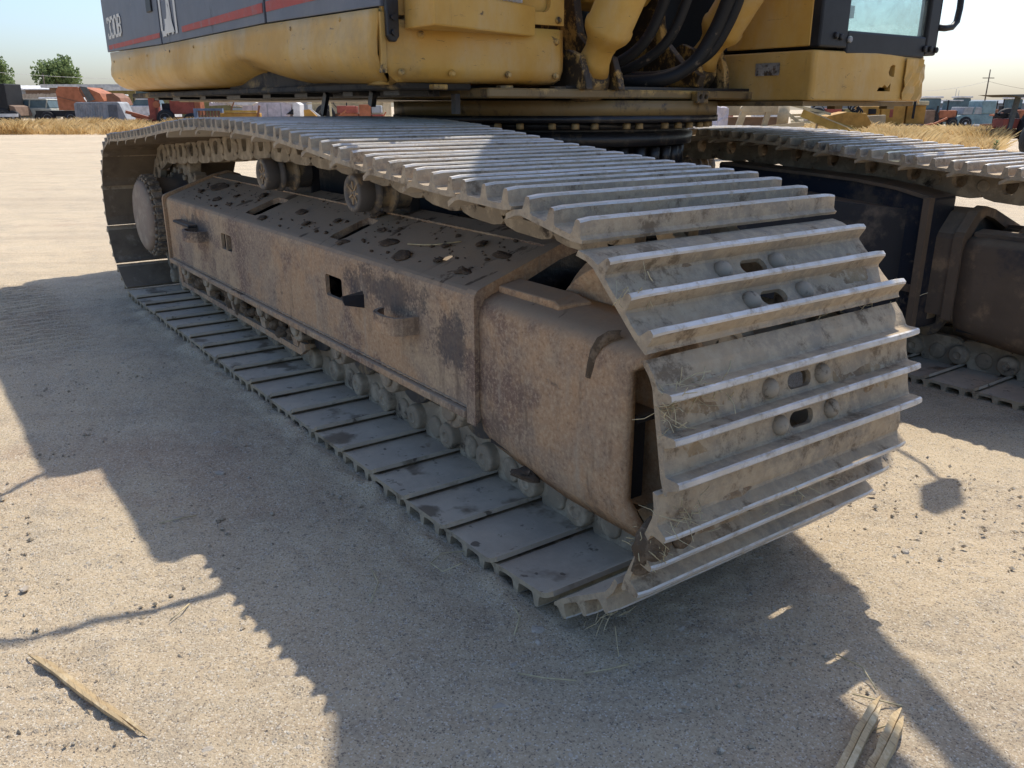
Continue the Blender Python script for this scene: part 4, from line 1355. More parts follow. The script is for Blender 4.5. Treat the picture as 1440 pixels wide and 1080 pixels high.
def cylinder(y, root, mdir, near):
    d = Vector(mdir).normalized()
    R = Vector((root[0], y, root[1]))
    m = MB()
    # rod-less end: eye, neck, barrel, rod
    m.lathe(R + Vector((0, -0.055, 0)), (0, 1, 0), [(0.04, 0), (0.075, 0), (0.082, 0.008), (0.082, 0.102), (0.075, 0.11), (0.04, 0.11)], 28)
    b = MB()
    cy = link('boom_cylinder', m.mesh('boom_cylinder', 'yellow_oily'), EX)
    q = MB().lathe(R + d * 0.05, d, [(0.075, 0), (0.060, 0.04), (0.056, 0.08), (0.062, 0.11), (0.088, 0.145), (0.094, 0.165), (0.094, 0.18), (0.088, 0.19), (0.086, 1.45), (0.095, 1.46), (0.095, 1.56), (0.075, 1.57)], 28)
    link('barrel', q.mesh('barrel', 'yellow'), cy)
    q = MB().lathe(R + d * 1.64, d, [(0.055, 0), (0.055, 1.0)], 20)
    link('rod', q.mesh('rod', 'worn'), cy)
    q = MB().lathe(R + Vector((0, -0.062, 0)), (0, 1, 0), [(0.036, 0), (0.038, 0.004), (0.038, 0.12), (0.036, 0.124)], 20)
    link('pin', q.mesh('pin', 'grease'), cy)
    # clevis cheek plates on the deck
    for s in (-1, 1):
        yy = y + s * 0.083
        pr = [(R.x - 0.13, 1.178), (R.x + 0.12, 1.178), (R.x + 0.11, R.z), (R.x + 0.07, R.z + 0.085), (R.x, R.z + 0.11), (R.x - 0.075, R.z + 0.08), (R.x - 0.115, R.z)]
        link('clevis', bevel_mesh(MB().prism(pr, 'y', yy - 0.016, yy + 0.016).mesh('clevis', 'yellow_oily'), 0.004, 2), cy)
    return cy


cylinder(1.27, (2.645, 1.215), (0.66, 0, 1), True)
cylinder(2.0, (2.545, 1.268), (0.81, 0, 1), False)

# hoses looping from the well up along the boom
def hose(pts, r):
    P = [Vector(p) for p in pts]
    out = []
    for i in range(len(P) - 1):
        p0, p1, p2, p3 = P[max(i - 1, 0)], P[i], P[i + 1], P[min(i + 2, len(P) - 1)]
        for k in range(8):
            u = k / 8
            out.append(0.5 * ((2 * p1) + (p2 - p0) * u + (2 * p0 - 5 * p1 + 4 * p2 - p3) * u * u + (3 * p1 - p0 - 3 * p2 + p3) * u ** 3))
    out.append(P[-1])
    link('hose', MB().tube(out, r, 10).mesh('hose', 'hose'), EX)


hose([(2.30, 1.30, 1.27), (2.56, 1.40, 1.26), (2.72, 1.48, 1.34), (2.80, 1.52, 1.50), (2.86, 1.52, 1.70), (2.95, 1.52, 2.0)], 0.022)
hose([(2.28, 1.36, 1.25), (2.58, 1.48, 1.25), (2.76, 1.56, 1.34), (2.84, 1.60, 1.50), (2.90, 1.60, 1.72), (3.0, 1.60, 2.0)], 0.020)
hose([(2.25, 1.42, 1.23), (2.62, 1.62, 1.215), (2.74, 1.74, 1.27), (2.80, 1.80, 1.38), (2.86, 1.83, 1.54), (2.98, 1.84, 1.85)], 0.030)
hose([(2.30, 1.50, 1.26), (2.64, 1.66, 1.235), (2.77, 1.80, 1.31), (2.84, 1.85, 1.43), (2.90, 1.87, 1.60), (3.0, 1.88, 1.9)], 0.024)

# ---------------- cab
CX0, CX1, CY0, CY1 = 2.05, 3.03, 2.19, 3.09
# base box
me = MB().prism([(CX0, CY0), (CX1 - 0.012, CY0), (CX1, CY0 + 0.012), (CX1 + 0.012, 2.62), (CX1, CY1 - 0.06), (CX1 - 0.06, CY1), (CX0, CY1)], 'z', 1.140, 1.342).mesh('cab_base', 'cab_yellow')
me = bevel_mesh(me, 0.010, 3, 0.5)
inner = MB().box(CX0 + 0.03, CX1 - 0.02, CY0 + 0.02, CY1 - 0.04, 1.155, 1.33).mesh('c', 'cab_yellow')
me = cut(me, inner)
me = cut(me, MB().prism([(2.735, 1.262), (2.745, 1.288), (2.765, 1.297), (2.785, 1.294), (2.785, 1.245), (2.768, 1.245), (2.745, 1.25)], 'x', 2.9, 3.1).mesh('c', 'cab_yellow'))
me = cut(me, MB().prism([(2.655, 1.182), (2.672, 1.200), (2.695, 1.198), (2.715, 1.21), (2.74, 1.198), (2.765, 1.218), (2.765, 1.182)], 'x', 2.9, 3.1).mesh('c', 'cab_yellow'))
cbx = link('cab_base', me, EX)
# crumpled corner sheet
vs = []
for i in range(9):
    for j in range(7):
        y = 2.86 + 0.22 * i / 8; z = 1.145 + 0.18 * j / 6
        x = 3.048 - max(0, (y - 2.98)) ** 1.3 * 0.7 + 0.016 * noise.noise(Vector((i * 0.9, j * 0.8, 2)))
        vs.append((x, y, z - 0.02 * max(0, (y - 3.0) / 0.08)))
fs = [(i * 7 + j, i * 7 + j + 1, (i + 1) * 7 + j + 1, (i + 1) * 7 + j) for i in range(8) for j in range(6)]
me = MB().add(vs, fs).mesh('crumpled_sheet', 'cab_yellow')
bm = bmesh.new(); bm.from_mesh(me); bmesh.ops.solidify(bm, geom=bm.faces[:], thickness=0.004); bmesh.ops.recalc_face_normals(bm, faces=bm.faces); bm.to_mesh(me); bm.free()
link('crumpled_sheet', me, cbx)
m = MB().box(2.05, 3.0, CY0 - 0.01, CY1 - 0.05, 1.118, 1.138).box(2.9, 2.94, 2.5, 2.56, 1.105, 1.118).box(2.95, 2.99, 2.84, 2.90, 1.105, 1.118)
link('cab_floor_beam', m.mesh('cab_floor_beam', 'yellow_deck'), cbx)
vs = []
for i in range(9):
    for j in range(5):
        vs.append((2.73 + 0.13 * i / 8, CY0 - 0.0035 - 0.006 * abs(noise.noise(Vector((i * .7, j * .9, 4)))), 1.245 + 0.052 * j / 4))
fs = [(i * 5 + j, i * 5 + j + 1, (i + 1) * 5 + j + 1, (i + 1) * 5 + j) for i in range(8) for j in range(4)]
link('sticker', MB().add(vs, fs).mesh('sticker', 'silver'), cbx)
# platform wall beside the boom
m = MB().box(2.55, 2.995, CY0 + 0.002, CY0 + 0.022, 1.358, 2.4)
link('cab_side_wall', bevel_mesh(m.mesh('cab_side_wall', 'yellow'), 0.004, 1), EX)
# cab shell: posts, sills, roof, panes
ct = 2.85
m = MB()
m.box(CX1 - 0.045, CX1 + 0.01, CY0 + 0.005, CY0 + 0.20, 1.352, ct)           # front right post
m.box(CX1 - 0.045, CX1 + 0.01, CY1 - 0.075, CY1 + 0.02, 1.345, ct)           # front left post
m.box(CX1 - 0.045, CX1 + 0.008, CY0 + 0.20, CY1 - 0.075, 1.330, 1.425)       # front sill
m.box(2.05, 2.12, CY0 + 0.025, CY1 + 0.02, 1.352, ct)
m.box(2.05, CX1 + 0.01, CY0 + 0.025, CY1 + 0.02, ct, ct + 0.06)
m.box(2.12, CX1 - 0.045, CY1 - 0.03, CY1 + 0.02, 1.345, 1.43)
m.box(2.12, CX1 - 0.045, CY0 + 0.025, CY1 - 0.03, 1.350, 1.368)
m.box(2.30, 2.36, CY1 - 0.03, CY1 + 0.02, 1.431, ct)
cabo = link('cab', bevel_mesh(m.mesh('cab', 'black'), 0.012, 2), EX)
m = MB().box(CX1 - 0.015, CX1 - 0.010, CY0 + 0.19, CY1 - 0.065, 1.415, ct)
link('windscreen', m.mesh('windscreen', 'glass'), cabo)
m = MB().box(2.57, CX1 - 0.04, CY1 - 0.008, CY1 - 0.004, 1.425, ct)
link('door_window', m.mesh('door_window', 'glass'), cabo)
m = MB().box(2.30, 2.70, 2.42, 2.86, 1.42, 1.52).box(2.26, 2.36, 2.42, 2.86, 1.52, 2.1).box(2.45, 2.85, 2.32, 2.40, 1.40, 1.62)
link('seat', bevel_mesh(lumpy(bevel_mesh(m.mesh('seat', 'c_grey'), 0.03, 3), 0.01, 8), 0.002, 1, 1.2), cabo)
m = MB().tube([(2.86, 2.50, 1.37), (2.88, 2.50, 1.48), (2.90, 2.515, 1.58), (2.90, 2.52, 1.66)], 0.016, 8).tube([(2.88, 2.56, 1.37), (2.90, 2.56, 1.5), (2.91, 2.555, 1.62)], 0.014, 8)
m.box(2.87, 2.93, 2.47, 2.58, 1.49, 1.54).box(2.86, 2.92, 2.46, 2.52, 1.44, 1.49)
link('control_levers', m.mesh('control_levers', 'c_grey'), cabo)
m = MB().tube([(3.03, 3.11, 1.47), (3.045, 3.15, 1.468), (3.05, 3.20, 1.475), (3.05, 3.235, 1.50), (3.045, 3.255, 1.56), (3.03, 3.27, 1.80), (3.03, 3.26, 2.05), (3.03, 3.20, 2.10), (3.03, 3.11, 2.10)], 0.015, 10)
link('grab_rail', m.mesh('grab_rail', 'black'), cabo)
for (y, z) in ((2.30, 1.40), (2.335, 1.395), (2.40, 1.388), (3.00, 1.372), (3.05, 1.372), (3.10, 1.37)):
    m = MB().lathe((CX1 + 0.008, y, z), (1, 0, 0), [(0.014, 0), (0.014, 0.010), (0.009, 0.014)], 8)
    link('bolt', m.mesh('bolt', 'c_grey' if y == 2.40 else 'black'), cabo)
# mirror on its arm (its shadow falls beside the idler)
m = MB().tube([(3.03, 3.05, 2.35), (3.25, 2.95, 2.33), (3.38, 2.86, 2.36)], 0.012, 8)
mi = link('mirror_arm', m.mesh('mirror_arm', 'black'), cabo)
m = bevel_mesh(MB().obox((3.40, 2.80, 2.44), (0.03, 0.0, 0.0), (0, 0.085, 0), (0, 0, 0.15)).mesh('mirror', 'black'), 0.02, 3)
link('mirror', m, cabo)
# handrail over the tool box (its shadow lies on the sunlit dirt)
m = MB().tube([(2.70, 0.372, 1.60), (2.86, 0.37, 1.585), (2.925, 0.37, 1.60), (2.945, 0.37, 1.65), (2.90, 0.37, 1.78), (2.62, 0.37, 2.42), (2.56, 0.37, 2.50), (2.45, 0.37, 2.53), (1.9, 0.37, 2.53), (1.82, 0.37, 2.50), (1.80, 0.37, 2.10)], 0.015, 10)
link('handrail', m.mesh('handrail', 'yellow'), EX)


# ================================================================== loose things on and round the machine
def clod_mesh(r, seed):
    m = MB().lathe((0, 0, 0), (0, 0, 1), [(0.001, -r * 0.3), (r * 0.9, -r * 0.25), (r, 0.05 * r), (r * 0.85, r * 0.3), (r * 0.5, r * 0.55), (0.001, r * 0.6)], 14)
    me = lumpy(m.mesh('mud_clod', 'clod'), r * 0.55, 0.9 / r, seed)
    return lumpy(me, r * 0.25, 2.4 / r, seed)


def roof_z(y):
    return 0.659 + (y - 0.172) * (0.747 - 0.657) / (0.42 - 0.172)


# big clods: countable things; crumbs: stuff
CL = [(1.10, 0.24, .030), (1.22, 0.30, .034), (1.32, 0.23, .026), (0.85, 0.33, .040), (0.75, 0.27, .032), (1.83, 0.20, .030), (2.02, 0.30, .026), (2.20, 0.24, .028), (2.36, 0.30, .03),
      (2.62, 0.20, .018), (2.70, 0.31, .030), (2.86, 0.26, .030), (3.02, 0.215, .030), (3.12, 0.31, .022), (3.20, 0.24, .026), (3.25, 0.36, .03), (3.36, 0.22, .022), (3.40, 0.33, .024), (1.45, 0.35, .03), (2.52, 0.39, .034)]
places = ['by the hub', 'by the front carrier roller', 'at the torn edge']
for i, (x, y, r) in enumerate(CL):
    me = clod_mesh(r, i * 3.3)
    o = D.objects.new('mud_clod', me); COL.objects.link(o)
    o.location = (x, y, roof_z(y) + 0.003); o.rotation_euler = (0.33, 0, random.uniform(-.6, .6)); k_ = random.uniform(.6, 1.15); o.scale = (1.25 * k_, 0.8 * k_, 0.42 * k_)
    zone = 'behind the rear slot' if x < 1.55 else 'between both slots' if x < 2.45 else 'ahead of the slots' if x < 2.95 else 'near the idler end'
    row = 'outer edge' if y < 0.245 else 'middle' if y < 0.315 else 'ridge'
    tag(o, '%s mud clod on the %s of the track frame top %s' % ('big' if r > .029 else 'small', row, zone), 'mud clod', 'mud clods on the near track frame')
m = MB()
for i in range(240):
    x = random.choice([random.uniform(0.6, 1.5), random.uniform(1.6, 3.45), random.uniform(2.3, 3.45)]); y = random.uniform(0.185, 0.41); r = random.choice([.002, .002, .003, .003, .004, .005, .007, .010])
    if (1.55 < x < 1.77 or 2.45 < x < 2.62) and 0.19 < y < 0.38: continue
    m.lathe((x, y, roof_z(y)), (random.uniform(-.3, .3), random.uniform(-.3, .3), 1), [(0.001, -r * .4), (r, -r * .1), (r * .7, r * .5), (0.001, r * .6)], 6)
tag(link('mud_crumbs', lumpy(m.mesh('mud_crumbs', 'clod'), 0.004, 90)), 'dark mud crumbs scattered over the top of the near track frame', 'mud', None, 'stuff')

me = clod_mesh(0.05, 77)
o = D.objects.new('mud_lump', me); COL.objects.link(o); o.location = (3.72, 0.175, 0.20); o.scale = (0.95, 0.55, 0.7)
tag(o, 'brown mud lump stuck under the lower edge of the rusty idler yoke', 'mud lump')

# stones
ST = [(4.06, -0.044, .021, 'pale egg-shaped stone just ahead of the lowest track shoe'), (4.221, -0.255, .024, 'blue-grey flat stone in the shade near the bottom of the photo'), (3.843, -0.02, .030, 'dark round stone half sunk beside the last bottom shoes'), (4.10, -0.07, .014, None), (3.93, -0.05, .012, None), (4.13, -0.16, .012, None), (4.25, 0.22, .016, None), (4.72, 0.62, .015, None), (4.35, 0.95, .016, None), (3.05, -0.55, .02, None), (2.8, -0.35, .018, None), (2.45, -0.25, .02, None), (3.2, -0.95, .014, None), (3.6, -0.62, .012, None), (4.0, -0.75, .012, None), (4.5, 0.8, .013, None), (4.9, 0.75, .014, None), (4.1, 1.2, .015, None)]
for i, (x, y, r, lb) in enumerate(ST):
    m = MB().lathe((0, 0, 0), (0, 0, 1), [(0.001, -r * .6), (r * .8, -r * .35), (r, 0), (r * .75, r * .4), (0.001, r * .55)], 10)
    me = lumpy(m.mesh('pebble', 'stone'), r * .5, .9 / r, i * 2.1)
    me.polygons.foreach_set('use_smooth', [False] * len(me.polygons))
    o = D.objects.new('pebble', me); COL.objects.link(o); o.location = (x, y, 0.006 + r * .1); o.rotation_euler = (0, 0, i); o.scale = (0.95, 0.68, 0.55)
    if lb: tag(o, lb, 'stone')
    else:
        zone = 'just beside the lowest track shoe' if (x > 3.8 and -.2 < y < 0) else 'on the sunlit dirt right of the idler' if y > .5 else 'in the shade under the front shoes' if y > 0 else 'in the shade along the bottom shoes' if y > -.5 else 'at the left edge of the long shadow'
        tag(o, 'small greyish pebble lying loose ' + zone, 'stone', 'loose pebbles round the near track')
m = MB()
for i in range(9000):
    x = random.uniform(1.2, 5.1); y = random.uniform(-1.3, 1.6)
    if 0.02 < y < 0.78 and x < 4.05: continue
    r = 0.0015 + 0.0065 * random.random() ** 5
    a = random.uniform(0, 6.28)
    c, s_ = math.cos(a), math.sin(a)
    z = 0.006
    k = [random.uniform(.7, 1.3) for _ in range(5)]
    m.add([(x + c * r * k[0] * 1.3, y + s_ * r * k[0] * 1.3, z), (x - s_ * r * k[1], y + c * r * k[1], z), (x - c * r * k[2] * 1.3, y - s_ * r * k[2] * 1.3, z), (x + s_ * r * k[3], y - c * r * k[3], z), (x, y, z + r * k[4] * .8), (x, y, z - r)], [(0, 1, 4), (1, 2, 4), (2, 3, 4), (3, 0, 4), (1, 0, 5), (2, 1, 5), (3, 2, 5), (0, 3, 5)])
tag(link('gravel', m.mesh('gravel', 'gravel', False)), 'fine gravel scattered over the bare dirt', 'gravel', None, 'stuff')

# wood
def splinter(a, b, w, h, seed, label, taper=0.3):
    """split lath: faceted section, ragged broken ends, a long open split along the grain"""
    rd = random.Random(seed)
    a, b = Vector(a), Vector(b)
    d = b - a; n = 18
    sd = Vector((-d.y, d.x, 0)).normalized()
    m = MB()
    for (o0, o1, t0, t1, hh) in ((-1, -.05, 0.0, 0.93, 1.0), (-.02, 1, 0.05, 1.0, .8)):
        vs = []
        for i in range(n + 1):
            tt = t0 + (t1 - t0) * i / n
            p = a + d * tt + sd * 0.003 * noise.noise(Vector((tt * 2.5, seed, 0)))
            k = min(1, taper + 5 * (tt - t0), taper * .6 + 6 * (t1 - tt))
            e = 1 + .22 * noise.noise(Vector((tt * 9, seed * 2, o0)))
            mid = (o0 + o1) / 2
            for (u, v) in ((o0, 0), (mid + (o0 - mid) * .9, .8), (mid + (o1 - mid) * .8, 1.0), (o1, .15)):
                vs.append(p + sd * (mid * (1 - k) * .6 + (u * k + mid * 0)) * w / 2 * e + Vector((0, 0, v * h * hh * k * e)))
        fs = [(i * 4 + j, i * 4 + (j + 1) % 4, (i + 1) * 4 + (j + 1) % 4, (i + 1) * 4 + j) for i in range(n) for j in range(4)]
        fs += [(0, 1, 2, 3), tuple(n * 4 + j for j in range(4))]
        m.add(vs, fs)
    link('wood_splinter', m.mesh('wood_splinter', 'wood'), None, label, 'wood splinter')


splinter((3.497, -0.975, 0.010), (3.908, -0.836, 0.012), 0.017, 0.010, 1.0, 'long thin split wooden lath lying on sunlit dirt at lower left')
splinter((4.74, 0.03, 0.008), (4.648, 0.352, 0.028), 0.026, 0.014, 2.0, 'grey pointed wood splinter, left one of the crossed pair at lower right', 0.12)
splinter((4.775, 0.06, 0.008), (4.692, 0.352, 0.026), 0.028, 0.018, 3.0, 'pale yellow wood splinter, right one of the crossed pair at lower right', 0.3)


def straw(pts, r, label=None, grp=None):
    link('straw_stalk', MB().tube(pts, r, 5).mesh('straw_stalk', 'straw'), None, label or 'thin pale straw stalk lying on the shaded dirt', 'straw', grp or (None if label else 'straw stalks on the dirt'))


straw([(2.96, 0.27, 0.700), (3.04, 0.285, 0.706), (3.09, 0.30, 0.712), (3.16, 0.345, 0.726)], 0.0022, 'long pale straw stalk lying across the dusty top of the track frame')
for (x, y, a, L) in ((4.05, -0.10, 2.3, .12), (4.16, -0.17, .5, .12), (4.24, -0.06, 1.0, .1), (4.62, 0.38, 2.6, .12), (4.60, 0.33, .3, .09), (3.05, -0.6, 1.2, .1), (4.68, 0.26, 1.2, .08), (3.55, -0.7, 2.0, .07), (3.75, -0.30, 2.4, .15)):
    straw([(x, y, .012), (x + math.cos(a) * L * .5, y + math.sin(a) * L * .5, .02), (x + math.cos(a + .25) * L, y + math.sin(a + .25) * L, .012)], 0.0016, 'thin pale straw stalk on the dirt ' + ('by the crossed wood splinters' if x > 4.5 else 'close below the lowest track shoe' if x > 3.9 and y > -.3 else 'in the wide shade left of the bottom shoes'), 'straw stalks on the dirt')
straw([(3.70, 0.02, .02), (3.66, -0.05, .018), (3.69, -0.10, .02), (3.75, -0.10, .025), (3.78, -0.06, .05)], 0.0016, 'curled straw stalk caught at the end of a bottom track shoe')

# straw caught in the front shoes: clumps (stuff)
m = MB(); mc = MB()
def tuft(c, nrm, n, L, spread):
    c = Vector(c); nrm = Vector(nrm).normalized()
    for i in range(n):
        p = c + Vector([random.gauss(0, s) for s in spread])
        d = (nrm * random.uniform(0.1, 0.7) + Vector([random.uniform(-1, 1) for _ in range(3)])).normalized()
        l = L * random.uniform(.3, 1)
        e = Vector([random.uniform(-1, 1) for _ in range(3)]) * l * .25
        m.tube([p, p + d * l * .5 + e * .5, p + d * l + e * .2], random.uniform(.0006, .0011), 3)


tuft((4.255, 0.03, 0.795), (1, -0.4, 1), 16, .06, (.012, .03, .012))
tuft((4.35, 0.10, 0.62), (1, 0, .5), 45, .06, (.006, .06, .014))
tuft((4.35, 0.02, 0.60), (1, -.5, .5), 18, .08, (.006, .02, .014))
tuft((4.37, 0.05, 0.40), (1, -.3, 0), 24, .06, (.006, .03, .02))
tuft((4.33, 0.02, 0.33), (1, -.5, 0), 35, .05, (.012, .022, .02))
tuft((4.30, 0.55, 0.68), (1, 0, .7), 25, .05, (.006, .12, .014))
tuft((4.22, 0.02, 0.10), (1, -.5, .5), 14, .06, (.01, .02, .01))
tuft((4.38, 0.35, 0.35), (1, 0, .2), 18, .04, (.006, .12, .014))
tag(link('caught_straw', m.mesh('caught_straw', 'straw', False)), 'dry straw caught between the grousers of the front track shoes', 'straw', None, 'stuff')
for (c, r) in (((4.325, 0.03, 0.325), .05), ((4.335, 0.10, 0.335), .04), ((4.31, 0.02, 0.28), .03)):
    mc.lathe(c, (1, 0, 0), [(0.001, -r * .5), (r * .6, -r * .4), (r * .95, -r * .1), (r * .95, r * .1), (r * .7, r * .32), (r * .35, r * .45), (0.001, r * .5)], 18)
tag(link('mud_and_roots', lumpy(lumpy(mc.mesh('mud_and_roots', 'mud'), 0.012, 28), 0.005, 90)), 'brown mud and roots packed at the left end of the lowest front shoe', 'mud', None, 'stuff')


# ================================================================== the yard behind
class YB(MB):
    """mesh builder whose box() works in the yard frame (r, d, z) around a place and heading"""

    def __init__(s, r, d, rot=0.0):
        super().__init__()
        s.o = yard(r, d); c, q = math.cos(rot), math.sin(rot)
        s.ax = YR * c + YF * q; s.ay = YF * c - YR * q

    def P(s, p):
        return s.o + s.ax * p[0] + s.ay * p[1] + Vector((0, 0, p[2]))

    def mesh(s, name, mats, recalc=True):
        s.v = [s.P(p) for p in s.v]
        return MB.mesh(s, name, mats, recalc)


def place_of(r, d):
    return lambda: YB(r, d)


def px(p, d):          # metres right of the yard axis for a bearing expressed as slope
    return (p - 720) * d / 1237.0


def hz(p, d):          # height above the dirt for a sight-line slope
    return 1.117 + (149.6 - p) * d / 1304.0


def root(name, r, d, label, cat, group=None):
    return empty(name, yard(r, d), label, cat, group)


# --- trees
def tree(r, d, H, W_, label, seed, mat='leaf', trunk=0.25, n=2600):
    rd = random.Random(seed)
    e = root('tree', r, d, label, 'tree', 'trees beyond the yard')
    tb = MB()
    b = yard(r, d)
    tb.tube([b, b + Vector((0.1, 0, H * .3)), b + Vector((0.2, 0.1, H * .6))], [W_ * .045, W_ * .035, W_ * .015], 8)
    blobs = []
    for i in range(13):
        a = rd.uniform(0, 6.28); q = rd.random() ** .5 * W_ * .34
        z = H * rd.uniform(trunk + .12, .86)
        k = 1 - abs(z / H - .5) * .6
        c = b + YR * math.cos(a) * q * k + YF * math.sin(a) * q * k + Vector((0, 0, z))
        blobs.append((c, W_ * rd.uniform(.12, .22)))
        tb.tube([b + Vector((0.1, 0, H * .3)), c], [W_ * .018, W_ * .006], 5)
    link('trunk', tb.mesh('trunk', 'bark'), e)
    for nm, mt, cnt in (('crown', mat, n), ('crown', 'leaf_light', n // 3)):
        cm = MB()
        for i in range(cnt):
            c, R = rd.choice(blobs)
            v = Vector([rd.gauss(0, 1) for _ in range(3)]).normalized() * R * rd.random() ** .35
            p = c + v + Vector((0, 0, v.z * .1))
            u = Vector([rd.gauss(0, 1) for _ in range(3)]).normalized(); w = u.orthogonal().normalized()
            s = W_ * .028 * rd.uniform(.6, 1.4)
            cm.add([p - u * s, p + w * s * .6, p + u * s, p - w * s * .6], [(0, 1, 2, 3)])
        link(nm, cm.mesh(nm, mt, False), e)


tree(px(95, 150), 150, hz(81, 150), 9.6, 'broad rounded green tree behind the white-roofed buildings at left', 3)
tree(px(0, 140), 140, hz(80, 140), 7.0, 'tall green tree cut by the left edge of the photo', 5)
tree(px(14, 120), 120, hz(112, 120), 4.2, 'low bright green bushy tree under the leftmost tall tree', 8, 'leaf_light', .05, 900)
tree(px(43, 260), 260, hz(116, 260), 4.5, 'tiny distant round tree between the two taller left trees', 9, 'leaf', .1, 500)

# --- buildings at left
def building(r, d, w, dep, h, wall, roofm, label, name='building', wins=(), roof_over=0.4, roof_h=0.35, rise=0.0):
    e = root(name, r, d, label, 'building')
    link('wall', YB(r, d).box(-w / 2, w / 2, 0, dep, 0, h).mesh('wall', wall), e)
    y = YB(r, d)
    if rise:
        y.prism([(-roof_over, h + .01), (dep + roof_over, h + .01), (dep + roof_over, h + .13), (dep / 2, h + rise), (-roof_over, h + .13)], 'x', -w / 2 - roof_over, w / 2 + roof_over)
    else:
        y.box(-w / 2 - roof_over, w / 2 + roof_over, -roof_over, dep + roof_over, h + .01, h + .01 + roof_h)
    link('roof', y.mesh('roof', roofm), e)
    for (x, z, ww, wh, mt) in wins:
        f = link('window', YB(r, d).box(x - ww / 2 - .08, x + ww / 2 + .08, -.06, -.005, z - .08, z + wh + .08).mesh('window', 'c_cream'), e)
        link('pane', YB(r, d).box(x - ww / 2, x + ww / 2, -.075, -.062, z, z + wh).mesh('pane', mt), f)
    return e


building(px(262, 88), 88, 15, 8, hz(128, 88), 'c_olive', 'c_roof', 'olive house with small square windows behind the red tractor', wins=[(px(202, 88) - px(262, 88), hz(140, 88), 1.1, .9, 'c_window'), (px(217, 88) - px(262, 88), hz(140, 88), 1.1, .9, 'c_window'), (px(270, 88) - px(262, 88), hz(144, 88), 1.0, 1.3, 'c_white'), (px(295, 88) - px(262, 88), hz(142, 88), 1.2, 1.0, 'c_window'), (px(325, 88) - px(262, 88), hz(142, 88), 1.1, 1.0, 'c_white')])
building(px(122, 96), 96, 7.5, 9, hz(124, 96), 'c_brown', 'c_roof', 'long low shed with a pale flat roof at left', roof_over=.6, wins=[(px(162, 96) - px(122, 96), 0.4, 1.0, hz(127, 96) - .6, 'c_black')])
building(px(30, 105), 105, 3.6, 6, hz(126, 105), 'c_grey', 'c_white', 'small white-roofed mobile home left of the brown-fronted one', rise=.5)
building(px(60, 104), 104, 3.4, 6, hz(127, 104), 'c_brown', 'c_white', 'small brown-fronted mobile home with a white roof', rise=.5)
# fence of upright boards
fe = root('board_fence', px(45, 84), 84, 'faded wooden board fence behind the parked car', 'fence')
bmsh = None
for i in range(34):
    x = px(16, 84) + i * 0.135
    bo = link('board', YB(0, 84).box(x, x + .12, 0, .03, 0, hz(132, 84) + random.uniform(-.04, .04)).mesh('board', 'c_fence'), fe)
for z in (.5, 1.5):
    link('rail', YB(0, 84).box(px(15, 84), px(79, 84), .035, .08, z, z + .1).mesh('rail', 'c_fence'), fe)


def wheel(e, y, x, yy, z, r, w, hub='c_grey', nm='wheel'):
    """wheel with rim facing the yard front"""
    b = YB(0, 0); b.o, b.ax, b.ay = y.o, y.ax, y.ay
    b.lathe((x, yy, z), (0, 1, 0), [(r * .6, 0), (r * .92, 0), (r, r * .1), (r, w - r * .1), (r * .92, w), (r * .6, w)], 20)
    o = link(nm, b.mesh(nm, 'c_tyre'), e)
    b = YB(0, 0); b.o, b.ax, b.ay = y.o, y.ax, y.ay
    b.lathe((x, yy - .005, z), (0, 1, 0), [(r * .15, -.02), (r * .2, .02), (r * .5, .03), (r * .6, .0), (r * .6, .06)], 16)
    link('rim', b.mesh('rim', hub), o)
    return o


def part(e, nm, mt, r, d, boxes=(), bars=(), prisms=(), cyls=(), rot=0.0, bev=0.0):
    y = YB(r, d, rot)
    for b in boxes: y.box(*b)
    for b in bars: y.bar(*b)
    for b in prisms: y.prism(*b)
    for b in cyls: y.cyl(*b)
    me = y.mesh(nm, mt)
    if bev: bevel_mesh(me, bev, 2, .5)
    return link(nm, me, e)


# --- parked station wagon at the far left (d 60)
d0 = 60; r0 = px(30, d0)
car = root('parked_car', r0, d0, 'pale beige station wagon parked in dry grass at far left', 'car')
bodyp = [(-3.0, .35), (-3.0, .78), (-2.9, .86), (-1.9, 1.0), (1.7, 1.02), (2.0, .95), (2.05, .4)]
part(car, 'body', 'c_car', r0, d0, prisms=[(bodyp, 'y', 0, 1.75)], bev=.05)
part(car, 'cabin', 'c_window', r0, d0, prisms=[([(-1.55, 1.0), (-1.0, 1.5), (1.75, 1.52), (1.9, 1.02)], 'y', .06, 1.69)])
part(car, 'roof', 'c_car', r0, d0, prisms=[([(-1.1, 1.5), (-.95, 1.58), (1.7, 1.60), (1.8, 1.52)], 'y', .04, 1.71)], bev=.03)
for x in (-1.28, -.35, .55, 1.72):
    part(car, 'pillar', 'c_car', r0, d0, bars=[((x - .05, .04, 1.0), (x + .08, .05, 1.52), .07, .07)])
y = YB(r0, d0)
for x in (-2.1, 1.1): wheel(car, y, x, -.02, .34, .34, .2)
# second pale pickup behind it
d1_ = 66; r1 = px(74, d1_)
e = root('camper_truck', r1, d1_, 'pale yellow camper-topped pickup behind the station wagon', 'truck')
part(e, 'body', 'c_cream', r1, d1_, boxes=[(-2.4, 2.0, 0, 1.8, .45, 1.05)], bev=.05)
part(e, 'camper_top', 'c_white', r1, d1_, boxes=[(-1.0, 1.8, .02, 1.78, 1.06, 1.75)], bev=.06)
part(e, 'window', 'c_window', r1, d1_, boxes=[(-.7, 1.6, -.02, .018, 1.2, 1.55)])
part(e, 'bonnet', 'c_cream', r1, d1_, prisms=[([(-4.0, .5), (-4.0, .95), (-2.5, 1.15), (-2.41, 1.15), (-2.41, .5)], 'y', .05, 1.75)], bev=.04)
y = YB(r1, d1_)
for x in (-3.2, 1.0): wheel(e, y, x, -.02, .36, .36, .22)
